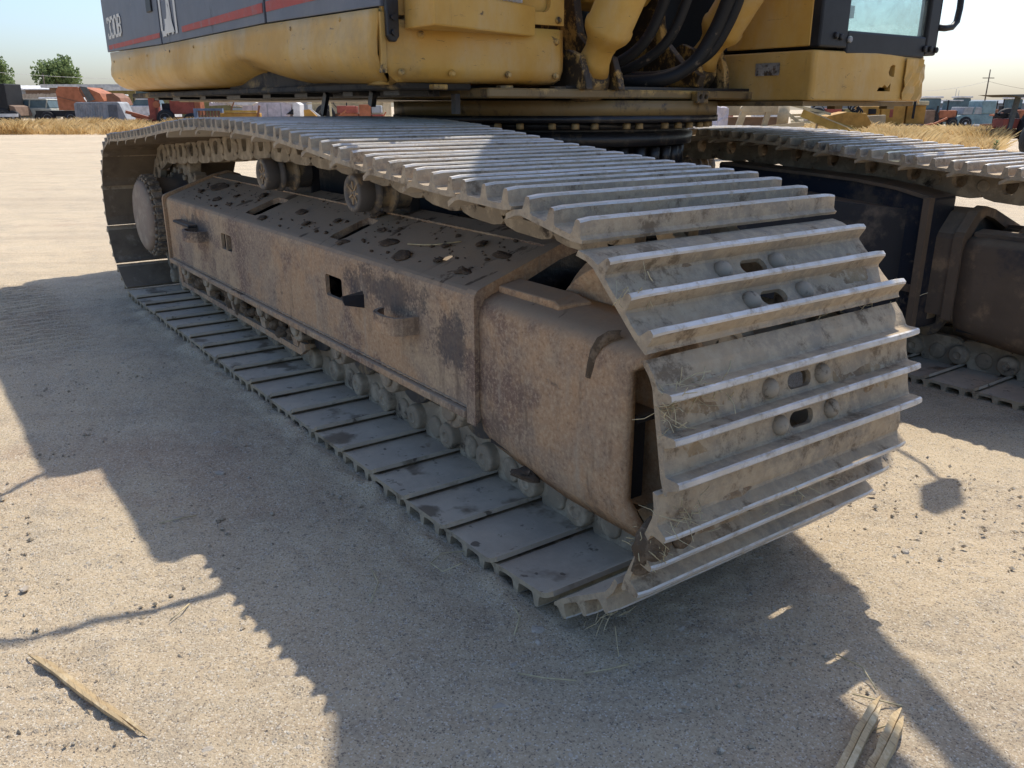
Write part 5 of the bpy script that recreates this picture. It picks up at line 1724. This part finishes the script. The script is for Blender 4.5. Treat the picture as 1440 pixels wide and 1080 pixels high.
# dark vehicle at the left edge
d1_ = 58; r1 = px(1, d1_)
e = root('dark_truck', r1, d1_, 'dark truck cab cut by the left edge of the photo', 'truck')
part(e, 'cab', 'c_black', r1, d1_, boxes=[(-1.2, .48, 0, 2.0, .9, hz(118, d1_))], bev=.06)
part(e, 'hood', 'c_brown', r1, d1_, prisms=[([(.49, .5), (.49, 1.2), (.85, 1.1), (1.0, .5)], 'y', .1, 1.9)], bev=.04)
part(e, 'bumper', 'c_white', r1, d1_, boxes=[(-1.0, 1.1, -.1, 0, .45, .65)])
y = YB(r1, d1_); wheel(e, y, .1, -.05, .5, .5, .3); wheel(e, y, .75, -.05, .42, .42, .25)

# --- orange harvester body
d0 = 50; r0 = px(112, d0)
e = root('orange_combine', r0, d0, 'faded orange harvester body with a curved hood beside the car', 'harvester')
zt = hz(122, d0); s = d0 / 1237
part(e, 'side_panel', 'c_orange', r0, d0, prisms=[([(-1.2, .9), (-1.22, zt - .25), (-1.05, zt), (.05, zt - .02), (.35, zt - .75), (.55, 1.2), (-.2, .9)], 'y', 0, .08)], bev=.02)
part(e, 'hood', 'c_orange', r0, d0, prisms=[([(.05, zt - .02), (.5, zt - .06), (1.2, zt - .35), (1.45, zt - .85), (1.4, zt - .95), (.4, zt - .75)], 'y', .09, 1.8)], bev=.03)
part(e, 'hood_band', 'c_canopy', r0, d0, prisms=[([(.15, zt + .01), (.55, zt - .04), (.9, zt - .72), (.5, zt - .8)], 'y', .04, .088)])
part(e, 'rear_hood', 'c_rust', r0, d0, prisms=[([(1.5, zt - 1.0), (1.5, zt - .4), (1.9, zt - .35), (2.25, zt - .6), (2.4, zt - 1.0)], 'y', .2, 1.6)], bev=.03)
part(e, 'frame', 'c_black', r0, d0, boxes=[(-2.6, .8, .1, 1.6, .55, .88)])
part(e, 'seam', 'c_rust', r0, d0, bars=[((-1.18, -.012, zt - .55), (.1, -.012, zt - .85), .03, .05)])
part(e, 'machinery', 'c_rust', r0, d0, boxes=[(.4, 1.4, .1, 1.4, .6, 1.18), (.7, 1.1, 0, .3, 1.18, 1.34)])
y = YB(r0, d0)
for x in (-.55, -1.9): wheel(e, y, x, -.05, .42, .42, .25, 'c_white')

# --- grey corrugated truck hood
d0 = 46; r0 = px(140, d0)
e = root('grey_hood', r0, d0, 'dented grey sheet metal hood with vertical louvres in the grass', 'hood')
zt = hz(144, d0)
part(e, 'shell', 'c_grey', r0, d0, prisms=[([(-1.35, .1), (-1.33, zt - .08), (-1.2, zt), (.95, zt + .02), (1.05, zt - .05), (1.42, .25), (1.42, .1), (-.3, .1), (-.38, .36), (-.7, .38), (-.8, .1)], 'y', 0, 1.2)], bev=.03)
for i in range(9):
    part(e, 'louvre', 'c_shed', r0, d0, boxes=[(.45 + i * .055, .47 + i * .055, -.03, -.004, .35, zt - .12)])
for i in range(11):
    part(e, 'rib', 'c_grey', r0, d0, bars=[((-1.2 + i * .13, -.008, .4), (-1.17 + i * .13, -.008, zt - .05), .03, .03)])

# --- red loader arms
d0 = 44; r0 = px(200, d0)
e = root('loader_arms', r0, d0, 'rusty red implement bars heaped beside the grey hood', 'implement')
part(e, 'beam', 'c_orange', r0, d0, bars=[((-.85, 0, .85), (.6, .1, .45), .14, .14)])
part(e, 'beam', 'c_rust', r0, d0, bars=[((-.7, .3, .7), (.5, .3, .25), .12, .12)])
part(e, 'beam', 'c_orange', r0, d0, bars=[((-.3, -.2, .5), (.9, -.1, .2), .10, .12)])
part(e, 'bracket', 'c_rust', r0, d0, boxes=[(.3, .7, -.1, .3, .15, .7), (-.6, -.3, 0, .4, .1, .45)])
# white car behind
d0 = 55; r0 = px(198, d0)
e = root('white_pickup', r0, d0, 'white pickup front seen behind the grey hood', 'truck')
part(e, 'body', 'c_white', r0, d0, prisms=[([(-1.6, .4), (-1.6, .95), (-.6, 1.15), (1.9, 1.15), (1.9, .4)], 'y', 0, 1.7)], bev=.05)
part(e, 'windscreen', 'c_window', r0, d0, prisms=[([(-.6, 1.16), (-.3, 1.5), (.8, 1.5), (.95, 1.16)], 'y', .1, 1.6)])
part(e, 'roof', 'c_white', r0, d0, boxes=[(-.3, .8, .08, 1.62, 1.505, 1.57)])

# --- red tractor
d0 = 43; r0 = px(243, d0)
e = root('red_tractor', r0, d0, 'rusty red tractor with a round lamp and steering wheel behind the track', 'tractor')
part(e, 'bonnet', 'c_red', r0, d0, boxes=[(-.15, 1.05, 0, .6, .75, 1.42)], bev=.04)
part(e, 'canopy_bar', 'c_orange', r0, d0, boxes=[(-1.1, .55, -.1, .7, 1.50, 1.58)])
part(e, 'engine', 'c_black', r0, d0, boxes=[(-.55, -.16, .05, .55, .6, 1.25)])
part(e, 'chassis', 'c_red', r0, d0, boxes=[(-1.15, 1.1, .1, .5, .4, .62), (-1.15, -.85, -.05, .6, .5, 1.5)])
part(e, 'lamp', 'c_orange', r0, d0, cyls=[((-.75, -.12, 1.2), (-.75, 0, 1.2), .16)])
part(e, 'front_grille', 'c_orange', r0, d0, boxes=[(1.06, 1.35, 0, .6, .7, 1.35)], bev=.02)
part(e, 'post', 'c_rust', r0, d0, bars=[((-1.05, 0, .6), (-1.05, 0, 1.95), .05, .05), ((.5, .3, 1.42), (.5, .3, 1.8), .06, .06)])
y = YB(r0, d0); wheel(e, y, -.35, -.25, .55, .42, .3, 'c_grey'); wheel(e, y, .9, -.25, .4, .4, .25, 'c_red')

# --- white slatted header, blue frame, yellow header
d0 = 44; r0 = px(312, d0)
e = root('white_header', r0, d0, 'white slatted harvester header lying tilted', 'header')
for i in range(9):
    x = -.75 + i * .17
    part(e, 'slat', 'c_white', r0, d0, bars=[((x, 0, 1.72 - i * .06), (x + .32, .3, 1.25 - i * .02), .09, .05)])
part(e, 'spine', 'c_white', r0, d0, bars=[((-.9, .3, 1.85), (-.55, .3, 1.15), .12, .1), ((-.7, .3, 1.2), (1.4, .3, 1.28), .14, .12)])
part(e, 'nose', 'c_white', r0, d0, prisms=[([(.6, 1.15), (.6, 1.5), (1.5, 1.42), (1.75, 1.28), (1.5, 1.15)], 'y', 0, .4)], bev=.03)
d0 = 41; r0 = px(300, d0)
e = root('blue_frame', r0, d0, 'blue steel frame with a dark grille below the white header', 'frame')
part(e, 'frame', 'c_blue', r0, d0, boxes=[(-.95, -.82, 0, .2, .2, 1.02), (-.819, .3, 0, .2, .92, 1.02), (.301, .4, 0, .2, .2, 1.02)])
for i in range(7):
    part(e, 'slat', 'c_rust', r0, d0, boxes=[(-.75 + i * .15, -.68 + i * .15, .05, .12, .2, .915)])
d0 = 40.5; r0 = px(342, d0)
e = root('yellow_rake', r0, d0, 'orange and yellow implement bar just above the track shoes', 'implement')
part(e, 'bar', 'c_cat', r0, d0, boxes=[(-1.1, .75, 0, .3, .45, .82)], bev=.03)
part(e, 'top_plate', 'c_yel', r0, d0, boxes=[(-.9, .6, -.05, .25, .83, .93)])
part(e, 'arm', 'c_rust', r0, d0, bars=[((.6, 0, .5), (.75, 0, 1.15), .08, .08), ((-.6, 0, .9), (-.4, 0, 1.3), .05, .05)])
# --- pale grain drill
d0 = 45; r0 = px(385, d0)
e = root('pale_seed_hopper', r0, d0, 'pale pinkish-white hopper with a red lid behind the track', 'hopper')
part(e, 'box', 'c_pale', r0, d0, prisms=[([(-1.6, .3), (-1.62, 1.2), (-1.5, 1.3), (.85, 1.3), (.95, 1.2), (.7, .3)], 'y', 0, 1.2)], bev=.02)
part(e, 'lid', 'c_rust', r0, d0, boxes=[(-1.55, .35, .05, 1.1, 1.31, 1.55)], bev=.02)
part(e, 'end_cowl', 'c_white', r0, d0, prisms=[([(.55, 1.31), (.55, 1.5), (1.0, 1.42), (1.35, 1.2), (1.3, .3), (.96, .3), (.96, 1.2)], 'y', -.05, .9)], bev=.02)
part(e, 'opening', 'c_black', r0, d0, prisms=[([(.62, .72), (1.0, .98), (1.0, .72)], 'y', -.08, -.052)])
for x in (-1.1, -.35, .35):
    part(e, 'seam', 'c_grey', r0, d0, boxes=[(x, x + .03, -.02, -.003, .4, 1.25)])
d0 = 47; r0 = px(416, d0)
e = root('grey_hopper', r0, d0, 'plain light grey box bin next to the pale hopper', 'bin')
part(e, 'box', 'c_grey', r0, d0, boxes=[(-.4, .65, 0, 1, .3, 1.5)], bev=.03)
part(e, 'lid', 'c_white', r0, d0, boxes=[(-.42, .67, -.02, 1.02, 1.505, 1.56)])
# --- yellow A frame
d0 = 42; r0 = px(445, d0)
e = root('yellow_trailer_frame', r0, d0, 'yellow panel with a white diagonal brace and post', 'frame')
part(e, 'panel', 'c_cat', r0, d0, prisms=[([(-.62, .3), (-.62, .95), (-.35, .98), (.3, .35), (.3, .3)], 'y', 0, .2)])
part(e, 'brace', 'c_white', r0, d0, bars=[((-.3, -.03, 1.0), (.45, -.03, .4), .07, .07)])
part(e, 'post', 'c_cream', r0, d0, bars=[((.68, 0, .2), (.66, 0, 1.25), .08, .08), ((-.5, .1, 1.22), (.66, .1, 1.28), .07, .05)])
part(e, 'base_beam', 'c_red', r0, d0, boxes=[(-.1, .6, .02, .3, .3, .5)])
# --- building behind the middle
building(px(440, 75), 75, 12, 5, hz(137, 75), 'c_tan', 'c_roof', 'tan wall of a low shed seen under the belly of the excavator', wins=[(px(352, 75) - px(440, 75) + 3.2, .6, .8, 1.1, 'c_window')], roof_h=.2)
# --- orange stack
d0 = 42; r0 = px(500, d0)
e = root('orange_implement', r0, d0, 'stacked orange and red farm implement parts left of the swing ring', 'implement')
part(e, 'deck', 'c_orange', r0, d0, boxes=[(-.75, .1, 0, .6, .55, .8), (.15, .7, .1, .5, .35, 1.2)], bev=.02)
part(e, 'box', 'c_red', r0, d0, boxes=[(-.45, .05, -.05, .5, .81, 1.12), (.75, 1.3, .1, .5, .3, .75)], bev=.02)
part(e, 'drum', 'c_grey', r0, d0, boxes=[(.72, 1.2, .15, .6, .8, 1.15)], bev=.04)
part(e, 'arm', 'c_orange', r0, d0, bars=[((-.9, 0, .6), (-.35, 0, 1.0), .07, .07), ((1.1, -.1, .3), (1.45, -.1, .85), .08, .06)])

# ------------- right-hand side
# tan ripper frame with big tine holder
d0 = 20; r0 = px(1050, d0)
e = root('tan_ripper_frame', r0, d0, 'tan steel ripper frame with an upright round-ended arm behind the far track', 'frame')
part(e, 'arm', 'c_tan', r0, d0, bars=[((-.03, 0, 1.10), (-.20, 0, .52), .13, .13), ((.52, 0, 1.05), (.42, 0, .66), .11, .11), ((-.02, 0, 1.06), (.56, 0, 1.06), .13, .14)])
part(e, 'eye', 'c_tan', r0, d0, cyls=[((-.06, -.09, 1.06), (-.06, .09, 1.06), .075), ((.36, -.08, 1.12), (.36, .08, 1.12), .06)])
part(e, 'crossbar', 'c_tan', r0, d0, bars=[((-.1, -.1, .58), (1.30, -.1, .74), .09, .10), ((-.85, .6, 1.02), (.95, .6, 1.05), .1, .24)])
part(e, 'drum', 'c_tan', r0, d0, cyls=[((.90, .2, .70), (.92, .2, 1.12), .13)])
part(e, 'box', 'c_brown', r0, d0, boxes=[(-.55, .95, .7, 1.3, .55, .88)])
for x in (.15, .55, .85, 1.15):
    part(e, 'tine', 'c_tan', r0, d0, bars=[((x, -.1, .62), (x - .01, -.1, .40), .03, .03)])
d0 = 19; r0 = px(1012, d0)
e = root('scrap_bale', r0, d0, 'crushed pale scrap metal bale standing next to the swing ring', 'scrap bale')
y = YB(r0, d0).box(-.19, .19, 0, .4, .35, 1.10)
me = bevel_mesh(y.mesh('bale', 'c_pale'), .02, 2, .5)
bm = bmesh.new(); bm.from_mesh(me); bmesh.ops.subdivide_edges(bm, edges=bm.edges[:], cuts=7, use_grid_fill=True); bm.to_mesh(me); bm.free()
link('bale', lumpy(me, .05, 9), e)
part(e, 'plank_base', 'c_cream', r0, d0, boxes=[(-.5, .3, -.1, .5, .40, .48)])

# conveyor
d0 = 24; r0 = px(1180, d0)
e = root('conveyor', r0, d0, 'yellow-edged conveyor ramp with a dark belt sloping down to the grass', 'conveyor')
part(e, 'side_rail', 'c_yel', r0, d0, bars=[((-1.0, 0, .98), (1.05, -.3, .16), .06, .20)])
part(e, 'side_rail', 'c_yel', r0, d0, bars=[((-.6, .8, .95), (1.1, .5, .40), .06, .12)])
part(e, 'rail_cap', 'c_cream', r0, d0, bars=[((-1.0, -.002, 1.10), (1.05, -.302, .28), .08, .03)])
part(e, 'belt', 'c_black', r0, d0, bars=[((-.5, .38, .93), (.95, .12, .36), .62, .03)])
part(e, 'lower_rail', 'c_cream', r0, d0, bars=[((.1, -.35, .40), (1.0, -.4, .10), .04, .05)])
part(e, 'strut', 'c_cream', r0, d0, bars=[((-1.75, .1, 1.25), (-.95, 0, .66), .05, .08), ((-1.6, .4, 1.28), (-.1, .3, .95), .05, .07), ((-1.2, .3, .92), (-.5, .3, .96), .05, .05)])
part(e, 'leg', 'c_tan', r0, d0, bars=[((-.55, 0, .75), (-.6, 0, .15), .05, .05), ((.25, 0, .5), (.2, 0, .1), .05, .05)])
# curved yellow shape with dark springs
d0 = 32; r0 = px(1200, d0)
e = root('yellow_bucket', r0, d0, 'yellow curved bucket with a coil of dark hoses on top', 'bucket')
part(e, 'shell', 'c_cat', r0, d0, prisms=[([(-1.0, .5), (-.9, .85), (-.2, 1.0), (.5, .95), (.75, .6), (.6, .4)], 'y', 0, .9)], bev=.03)
y = YB(r0, d0)
for k in range(5):
    y.tube([(.0 + .02 * math.cos(a) + .13 * math.cos(a + k) + k * .07, .1, 1.18 - k * .05 + .12 * math.sin(a + k)) for a in np.linspace(0, 5.5, 12)], .03, 5)
link('hose_coil', y.mesh('hose_coil', 'c_black'), e)
# pale items stacked in the distance
d0 = 70; r0 = px(1120, d0)
for i, (xx, w, h, mt, lb) in enumerate(((-2.0, 2.6, .9, 'c_white', 'long white tank lying behind the conveyor'), (2.2, 1.8, .7, 'c_pale', 'pale pink metal panel stack behind the conveyor'), (5.0, 2.2, .8, 'c_white', 'white container row near the grey shed'), (-5.0, 1.6, 1.0, 'c_red', 'small red cart behind the tan ripper frame'))):
    e = root('yard_box', r0 + xx, d0 + i, lb, 'container')
    part(e, 'body', mt, r0 + xx, d0 + i, boxes=[(-w / 2, w / 2, 0, 1, .2, .2 + h)], bev=.06)
    part(e, 'skid', 'c_black', r0 + xx, d0 + i, boxes=[(-w / 2, w / 2, .1, .9, 0, .19)])
# bulldozer
d0 = 35; r0 = px(1262, d0)
e = root('bulldozer', r0, d0, 'worn yellow bulldozer with an upright exhaust stack beyond the dry grass', 'bulldozer')
part(e, 'blade', 'c_tan', r0, d0, prisms=[([(-1.5, .25), (-1.52, .8), (-1.45, .86), (-.62, .9), (-.58, .3)], 'y', -.5, -.3)], bev=.03)
part(e, 'engine_cover', 'c_cat', r0, d0, boxes=[(-.6, .35, 0, 1.0, .5, 1.25)], bev=.05)
part(e, 'window_frame', 'c_cat', r0, d0, boxes=[(-1.35, -.61, .1, 1.0, .87, 1.22)], bev=.03)
part(e, 'opening', 'c_black', r0, d0, boxes=[(-1.1, -.8, .06, .099, .92, 1.12)])
part(e, 'cab_roof', 'c_cream', r0, d0, boxes=[(.3, 1.25, 0, 1.2, 1.26, 1.42)], bev=.03)
part(e, 'cab_body', 'c_cat', r0, d0, boxes=[(.45, 1.2, .1, 1.0, .55, 1.255)], bev=.03)
part(e, 'exhaust', 'c_black', r0, d0, bars=[((.62, -.1, .75), (.64, -.1, 1.62), .07, .07), ((.64, -.1, 1.6), (.60, -.1, 1.72), .05, .05)])
part(e, 'logo_plate', 'c_red', r0, d0, boxes=[(-.28, -.15, -.012, -.002, .8, 1.1)])
part(e, 'track', 'c_brown', r0, d0, prisms=[([(-.9, .05), (-1.1, .3), (-.9, .52), (1.1, .52), (1.35, .3), (1.1, .05)], 'y', -.2, .25)], bev=.03)
# rusty smaller things
for (p, d0, lb, mt, sh) in ((1310, 45, 'rusty upright engine block beyond the grass', 'c_brown', 0), (1335, 60, 'small green and white tractor far back in the yard', 'c_teal', 1), (1300, 38, 'rusty red plough bar lying at the grass edge', 'c_orange', 2), (1420, 34, 'rusty brown axle assembly in front of the red tractor', 'c_rust', 3)):
    r0 = px(p, d0)
    e = root('yard_scrap', r0, d0, lb, 'machinery')
    if sh == 0:
        part(e, 'block', mt, r0, d0, boxes=[(-.2, .25, 0, .5, .2, 1.1), (-.35, .4, .1, .5, .2, .6)], bev=.04)
        part(e, 'pipe', 'c_black', r0, d0, bars=[((.3, 0, .5), (.32, 0, 1.3), .07, .07)])
    elif sh == 1:
        part(e, 'body', mt, r0, d0, boxes=[(-.9, .6, 0, .9, .5, 1.0)], bev=.05)
        part(e, 'cab', 'c_window', r0, d0, boxes=[(-.1, .8, .05, .85, 1.01, 1.7)], bev=.05)
        part(e, 'roof', 'c_white', r0, d0, boxes=[(-.2, .9, 0, .9, 1.705, 1.78)])
        y = YB(r0, d0); wheel(e, y, .3, -.2, .5, .5, .3, 'c_white'); wheel(e, y, -.7, -.1, .33, .33, .2, 'c_white')
    elif sh == 2:
        part(e, 'bar', mt, r0, d0, bars=[((-.9, 0, .2), (.6, .2, .5), .1, .12), ((.1, .1, .3), (1.2, .3, .75), .07, .08)])
        part(e, 'share', 'c_rust', r0, d0, prisms=[([(-.5, .05), (-.2, .4), (0, .35), (-.1, .05)], 'y', -.1, 0)])
    else:
        part(e, 'axle', mt, r0, d0, bars=[((-1.0, 0, .5), (.8, 0, .55), .2, .2), ((-.5, .2, .4), (-.1, .2, 1.0), .15, .12)])
        part(e, 'hub', 'c_orange', r0, d0, boxes=[(-.55, -.1, -.15, .05, .15, .75)], bev=.05)
        part(e, 'tank', 'c_grey', r0, d0, cyls=[((-1.2, .3, .42), (-.5, .3, .42), .17)])
# teal truck
d0 = 52; r0 = px(1375, d0)
e = root('teal_truck', r0, d0, 'old teal truck with a pale windscreen among the machinery at right', 'truck')
part(e, 'body', 'c_teal', r0, d0, prisms=[([(-1.1, .3), (-1.15, .75), (-.9, .85), (-.3, .9), (1.0, .9), (1.0, .3)], 'y', 0, 1.7)], bev=.05)
part(e, 'windscreen', 'c_grey', r0, d0, prisms=[([(-.85, .87), (-.75, 1.3), (.25, 1.3), (.3, .91)], 'y', .0, 1.6)], bev=.03)
part(e, 'roof', 'c_teal', r0, d0, boxes=[(.26, 1.1, 0, 1.65, .91, 1.65)], bev=.06)
part(e, 'windscreen_post', 'c_teal', r0, d0, bars=[((-.25, -.03, .9), (-.15, -.03, 1.32), .06, .06)])
y = YB(r0, d0); wheel(e, y, -.6, -.05, .38, .38, .22, 'c_white')
# red tractor with canopy at the right edge
d0 = 24; r0 = px(1428, d0)
e = root('canopy_tractor', r0, d0, 'red tractor under a flat grey canopy at the right edge', 'tractor')
part(e, 'canopy', 'c_canopy', r0, d0, prisms=[([(-.62, 1.50), (-.2, 1.44), (1.2, 1.44), (1.2, 1.53)], 'y', -.5, .9)], bev=.01)
part(e, 'canopy_post', 'c_canopy', r0, d0, bars=[((-.30 + .22, 0, .60), (.02, 0, 1.435), .11, .11)])
part(e, 'bonnet', 'c_red', r0, d0, boxes=[(-.25, 1.2, 0, .6, .62, .88)], bev=.04)
part(e, 'chassis', 'c_rust', r0, d0, boxes=[(-.5, 1.2, .1, .5, .35, .6)], bev=.03)
part(e, 'seat', 'c_black', r0, d0, boxes=[(-.28, -.09, .1, .5, .89, 1.02)], bev=.03)
part(e, 'steering_wheel', 'c_black', r0, d0, bars=[((-.45, .1, 1.02), (-.2, .3, .95), .03, .03)])
y = YB(r0, d0); wheel(e, y, .75, -.35, .62, .62, .4, 'c_rust')
d0 = 17.6; r0 = px(1488, d0)
e = root('front_roller', r0, d0, 'dark rusty tyre edge cut by the right side of the photo', 'tyre')
y = YB(r0, d0); wheel(e, y, 0, 0, .53, .53, .3, 'c_rust')
# grey shed and pole line
building(px(1400, 170), 170, 62, 14, hz(139.5, 170), 'c_shed', 'c_shed', 'long low blue-grey shed along the far side of the yard at right', rise=.8)
def pole(p, d0, top, label, arm=True):
    r0 = px(p, d0)
    e = root('utility_pole', r0, d0, label, 'pole', None)
    H = hz(top, d0)
    part(e, 'mast', 'c_pole', r0, d0, cyls=[((0, 0, 0), (0.1, 0, H), .15, .10, 8)])
    if arm:
        part(e, 'crossarm', 'c_pole', r0, d0, boxes=[(-1.1, 1.1, -.06, .06, H - 1.6, H - 1.45)])
pole(1383, 170, 92, 'wooden utility pole with a crossarm against the sky at right')
pole(67, 145, 104, 'short wooden utility pole in front of the round tree at left', False)
for p, tp in ((1341, 119), (1345, 121)):
    r0 = px(p, 240)
    e = root('antenna_mast', r0, 240, 'thin pale antenna mast, the %s of the two' % ('taller left one' if tp == 119 else 'shorter right one'), 'mast')
    part(e, 'mast', 'c_grey', r0, 240, cyls=[((0, 0, 0), (0, 0, hz(tp, 240)), .10, .05, 6)])
def wire(a, b, sag, label):
    pts = [Vector(a).lerp(Vector(b), i / 16) - Vector((0, 0, sag * 4 * (i / 16) * (1 - i / 16))) for i in range(17)]
    link('power_line', MB().tube(pts, .022, 4).mesh('power_line', 'c_white' if 'left' in label else 'c_pole'), None, label, 'wire')
wire(yard(px(-60, 135), 135, hz(96, 135)), yard(px(190, 135), 135, hz(112, 135)), .3, 'pale overhead cable crossing the trees at left')
wire(yard(px(1383, 170), 170, hz(108, 170)), yard(px(1560, 160), 160, hz(120, 160)), 1.0, 'thin overhead wire running right from the utility pole')
wire(yard(px(1383, 170), 170, hz(108, 170)), yard(px(1240, 200), 200, hz(118, 200)), 1.2, 'thin overhead wire running left from the utility pole')
for i, p in enumerate((1205, 1395, 1425, 1180)):
    tree(px(p, 260), 260, hz(145 - i % 2 * 1.5, 260), 5 + i, 'small far-off tree on the skyline ' + ('right under the cab corner', 'just right of the utility pole', 'at the right edge above the canopy tractor', 'behind the conveyor')[i], 20 + i, 'leaf', .05, 300)


# --- dry grass: two drifts of blades
def grass(name, r0, r1, dA, dB, n, h, label, mat='grass'):
    m = MB()
    for i in range(n):
        d = random.uniform(dA, dB); rr = random.uniform(r0, r1) * d / dB
        k = noise.noise(Vector((rr * .5, d * .25, 3.0)))
        if random.random() > 0.62 + k * 1.1: continue
        p = yard(rr, d); hh = h * random.uniform(.35, 1.0) * (0.8 + .7 * k)
        a = random.uniform(0, 6.28); w = .010 * d / 30
        u = Vector((math.cos(a), math.sin(a), 0))
        b = Vector((random.gauss(0, .55), random.gauss(0, .55), 0)) * hh
        m.add([p - u * w, p + u * w, p + b * .5 + Vector((0, 0, hh * .65)) + u * w * .6, p + b + Vector((0, 0, hh))], [(0, 1, 2), (0, 2, 3)])
    tag(link(name, m.mesh(name, mat, False)), label, 'grass', None, 'stuff')


grass('dry_grass', px(-60, 46), px(330, 46), 36, 47, 42000, .62, 'drift of dry yellow grass in front of the cars at left')
grass('dry_grass', px(1120, 36), px(1428, 36), 20, 37, 60000, .60, 'drift of dry golden grass beyond the far track at right')
grass('dry_grass', px(1040, 30), px(1160, 30), 22, 29, 3000, .4, 'thin dry grass round the foot of the conveyor')
m = MB()
b = yard(px(1410, 20), 20)
for i in range(60):
    z = random.uniform(.05, .42); a = random.uniform(0, 6.28)
    p = b + Vector((0, 0, z)); q = p + Vector((math.cos(a) * .09, math.sin(a) * .09, .05)); u = Vector((-math.sin(a), math.cos(a), 0)) * .02
    m.add([p, (p + q) / 2 + u, q, (p + q) / 2 - u], [(0, 1, 2, 3)])
m.tube([b, b + Vector((0, 0, .45))], .01, 5)
link('green_weed', m.mesh('green_weed', 'weed', False), None, 'single green weed standing at the edge of the golden grass', 'weed')


# more machines standing in rows in the yard
def yard_tractor(p, d0, label, body, kind, sc=1.0, flip=False):
    r0 = px(p, d0)
    f = -1 if flip else 1
    e = root('old_tractor', r0, d0, label, 'tractor', 'old tractors parked in rows')
    def X(a, b): return (min(f * a, f * b) * sc, max(f * a, f * b) * sc)
    def bx(a, b, y0, y1, z0, z1): return (*X(a, b), y0, y1, z0 * sc, z1 * sc)
    part(e, 'bonnet', body, r0, d0, boxes=[bx(.1, 1.2, .2, .75, .7, 1.15)], bev=.05)
    part(e, 'grille', 'c_black', r0, d0, boxes=[bx(1.205, 1.25, .22, .73, .65, 1.1)])
    part(e, 'chassis', 'c_rust', r0, d0, boxes=[bx(-.9, 1.1, .35, .6, .45, .69)], bev=.03)
    part(e, 'exhaust', 'c_black', r0, d0, bars=[((f * .7 * sc, .45, 1.15 * sc), (f * .7 * sc, .45, 1.75 * sc), .06, .06)])
    if kind == 'cab':
        part(e, 'cab', 'c_window', r0, d0, boxes=[bx(-.9, .05, .05, .9, 1.0, 1.85)], bev=.06)
        part(e, 'roof', 'c_white', r0, d0, boxes=[bx(-1.0, .15, 0, .95, 1.86, 1.98)], bev=.03)
        part(e, 'fender', body, r0, d0, boxes=[bx(-1.0, -.1, -.05, 1.0, .8, .99)], bev=.04)
    else:
        part(e, 'seat', 'c_black', r0, d0, boxes=[bx(-.75, -.4, .3, .65, .95, 1.05), bx(-.78, -.68, .3, .65, 1.06, 1.35)], bev=.03)
        part(e, 'fender', body, r0, d0, boxes=[bx(-1.0, -.25, -.05, 1.0, .85, .94)], bev=.03)
        part(e, 'steering_wheel', 'c_black', r0, d0, bars=[((f * .1 * sc, .45, 1.0 * sc), (f * -.15 * sc, .45, 1.3 * sc), .04, .04), ((f * -.22 * sc, .3, 1.3 * sc), (f * -.12 * sc, .62, 1.33 * sc), .04, .04)])
    y = YB(r0, d0)
    wheel(e, y, f * -.6 * sc, -.1, .62 * sc, .62 * sc, .3, 'c_cream')
    wheel(e, y, f * .95 * sc, .0, .36 * sc, .36 * sc, .2, 'c_cream')


for a in ((1162, 62, 'faded red tractor far behind the conveyor ramp', 'c_red', 'open', 1.0, False),
          (1212, 66, 'green tractor with a cab behind the bulldozer blade', 'c_olive', 'cab', 1.0, True),
          (1322, 52, 'orange tractor between the rusty engine block and the teal truck', 'c_orange', 'cab', .95, False),
          (1347, 70, 'grey-blue tractor far back left of the teal truck', 'c_blue', 'cab', 1.1, True),
          (1400, 58, 'rusty brown tractor right behind the teal truck', 'c_rust', 'open', 1.05, False),
          (1420, 66, 'pale yellow tractor far back under the grey canopy', 'c_yel', 'cab', 1.05, True),
          (1436, 44, 'orange tractor partly hidden by the canopy tractor', 'c_orange', 'open', 1.0, False),
          (172, 60, 'rusty red tractor between the orange hood and the olive house', 'c_rust', 'cab', .95, False),
          (228, 57, 'small orange tractor just left of the red tractor bonnet', 'c_orange', 'open', 1.0, True),
          (405, 58, 'blue tractor behind the pale hopper', 'c_blue', 'cab', 1.0, True),
          (470, 55, 'red tractor just left of the stacked orange implement', 'c_red', 'open', 1.0, False)):
    yard_tractor(*a)
for i, (p, d0, w, h, mt, lb) in enumerate(((1145, 55, 2.2, .8, 'c_cream', 'cream slatted pallet stack left of the conveyor'), (1285, 62, 1.6, 1.0, 'c_tan', 'tan slatted crate stack beside the bulldozer cab'), (1375, 75, 2.6, 1.2, 'c_white', 'white slatted panel stack far back right of the bulldozer'), (350, 62, 2.2, 1.3, 'c_grey', 'grey slatted stack behind the white header'))):
    r0 = px(p, d0)
    e = root('pallet_stack', r0, d0, lb, 'pallets')
    k = int(h / .2)
    for j in range(k):
        part(e, 'plank', mt, r0, d0, boxes=[(-w / 2 + random.uniform(-.06, .06), w / 2 + random.uniform(-.06, .06), 0, .9, j * .2 + .06, j * .2 + .2)])
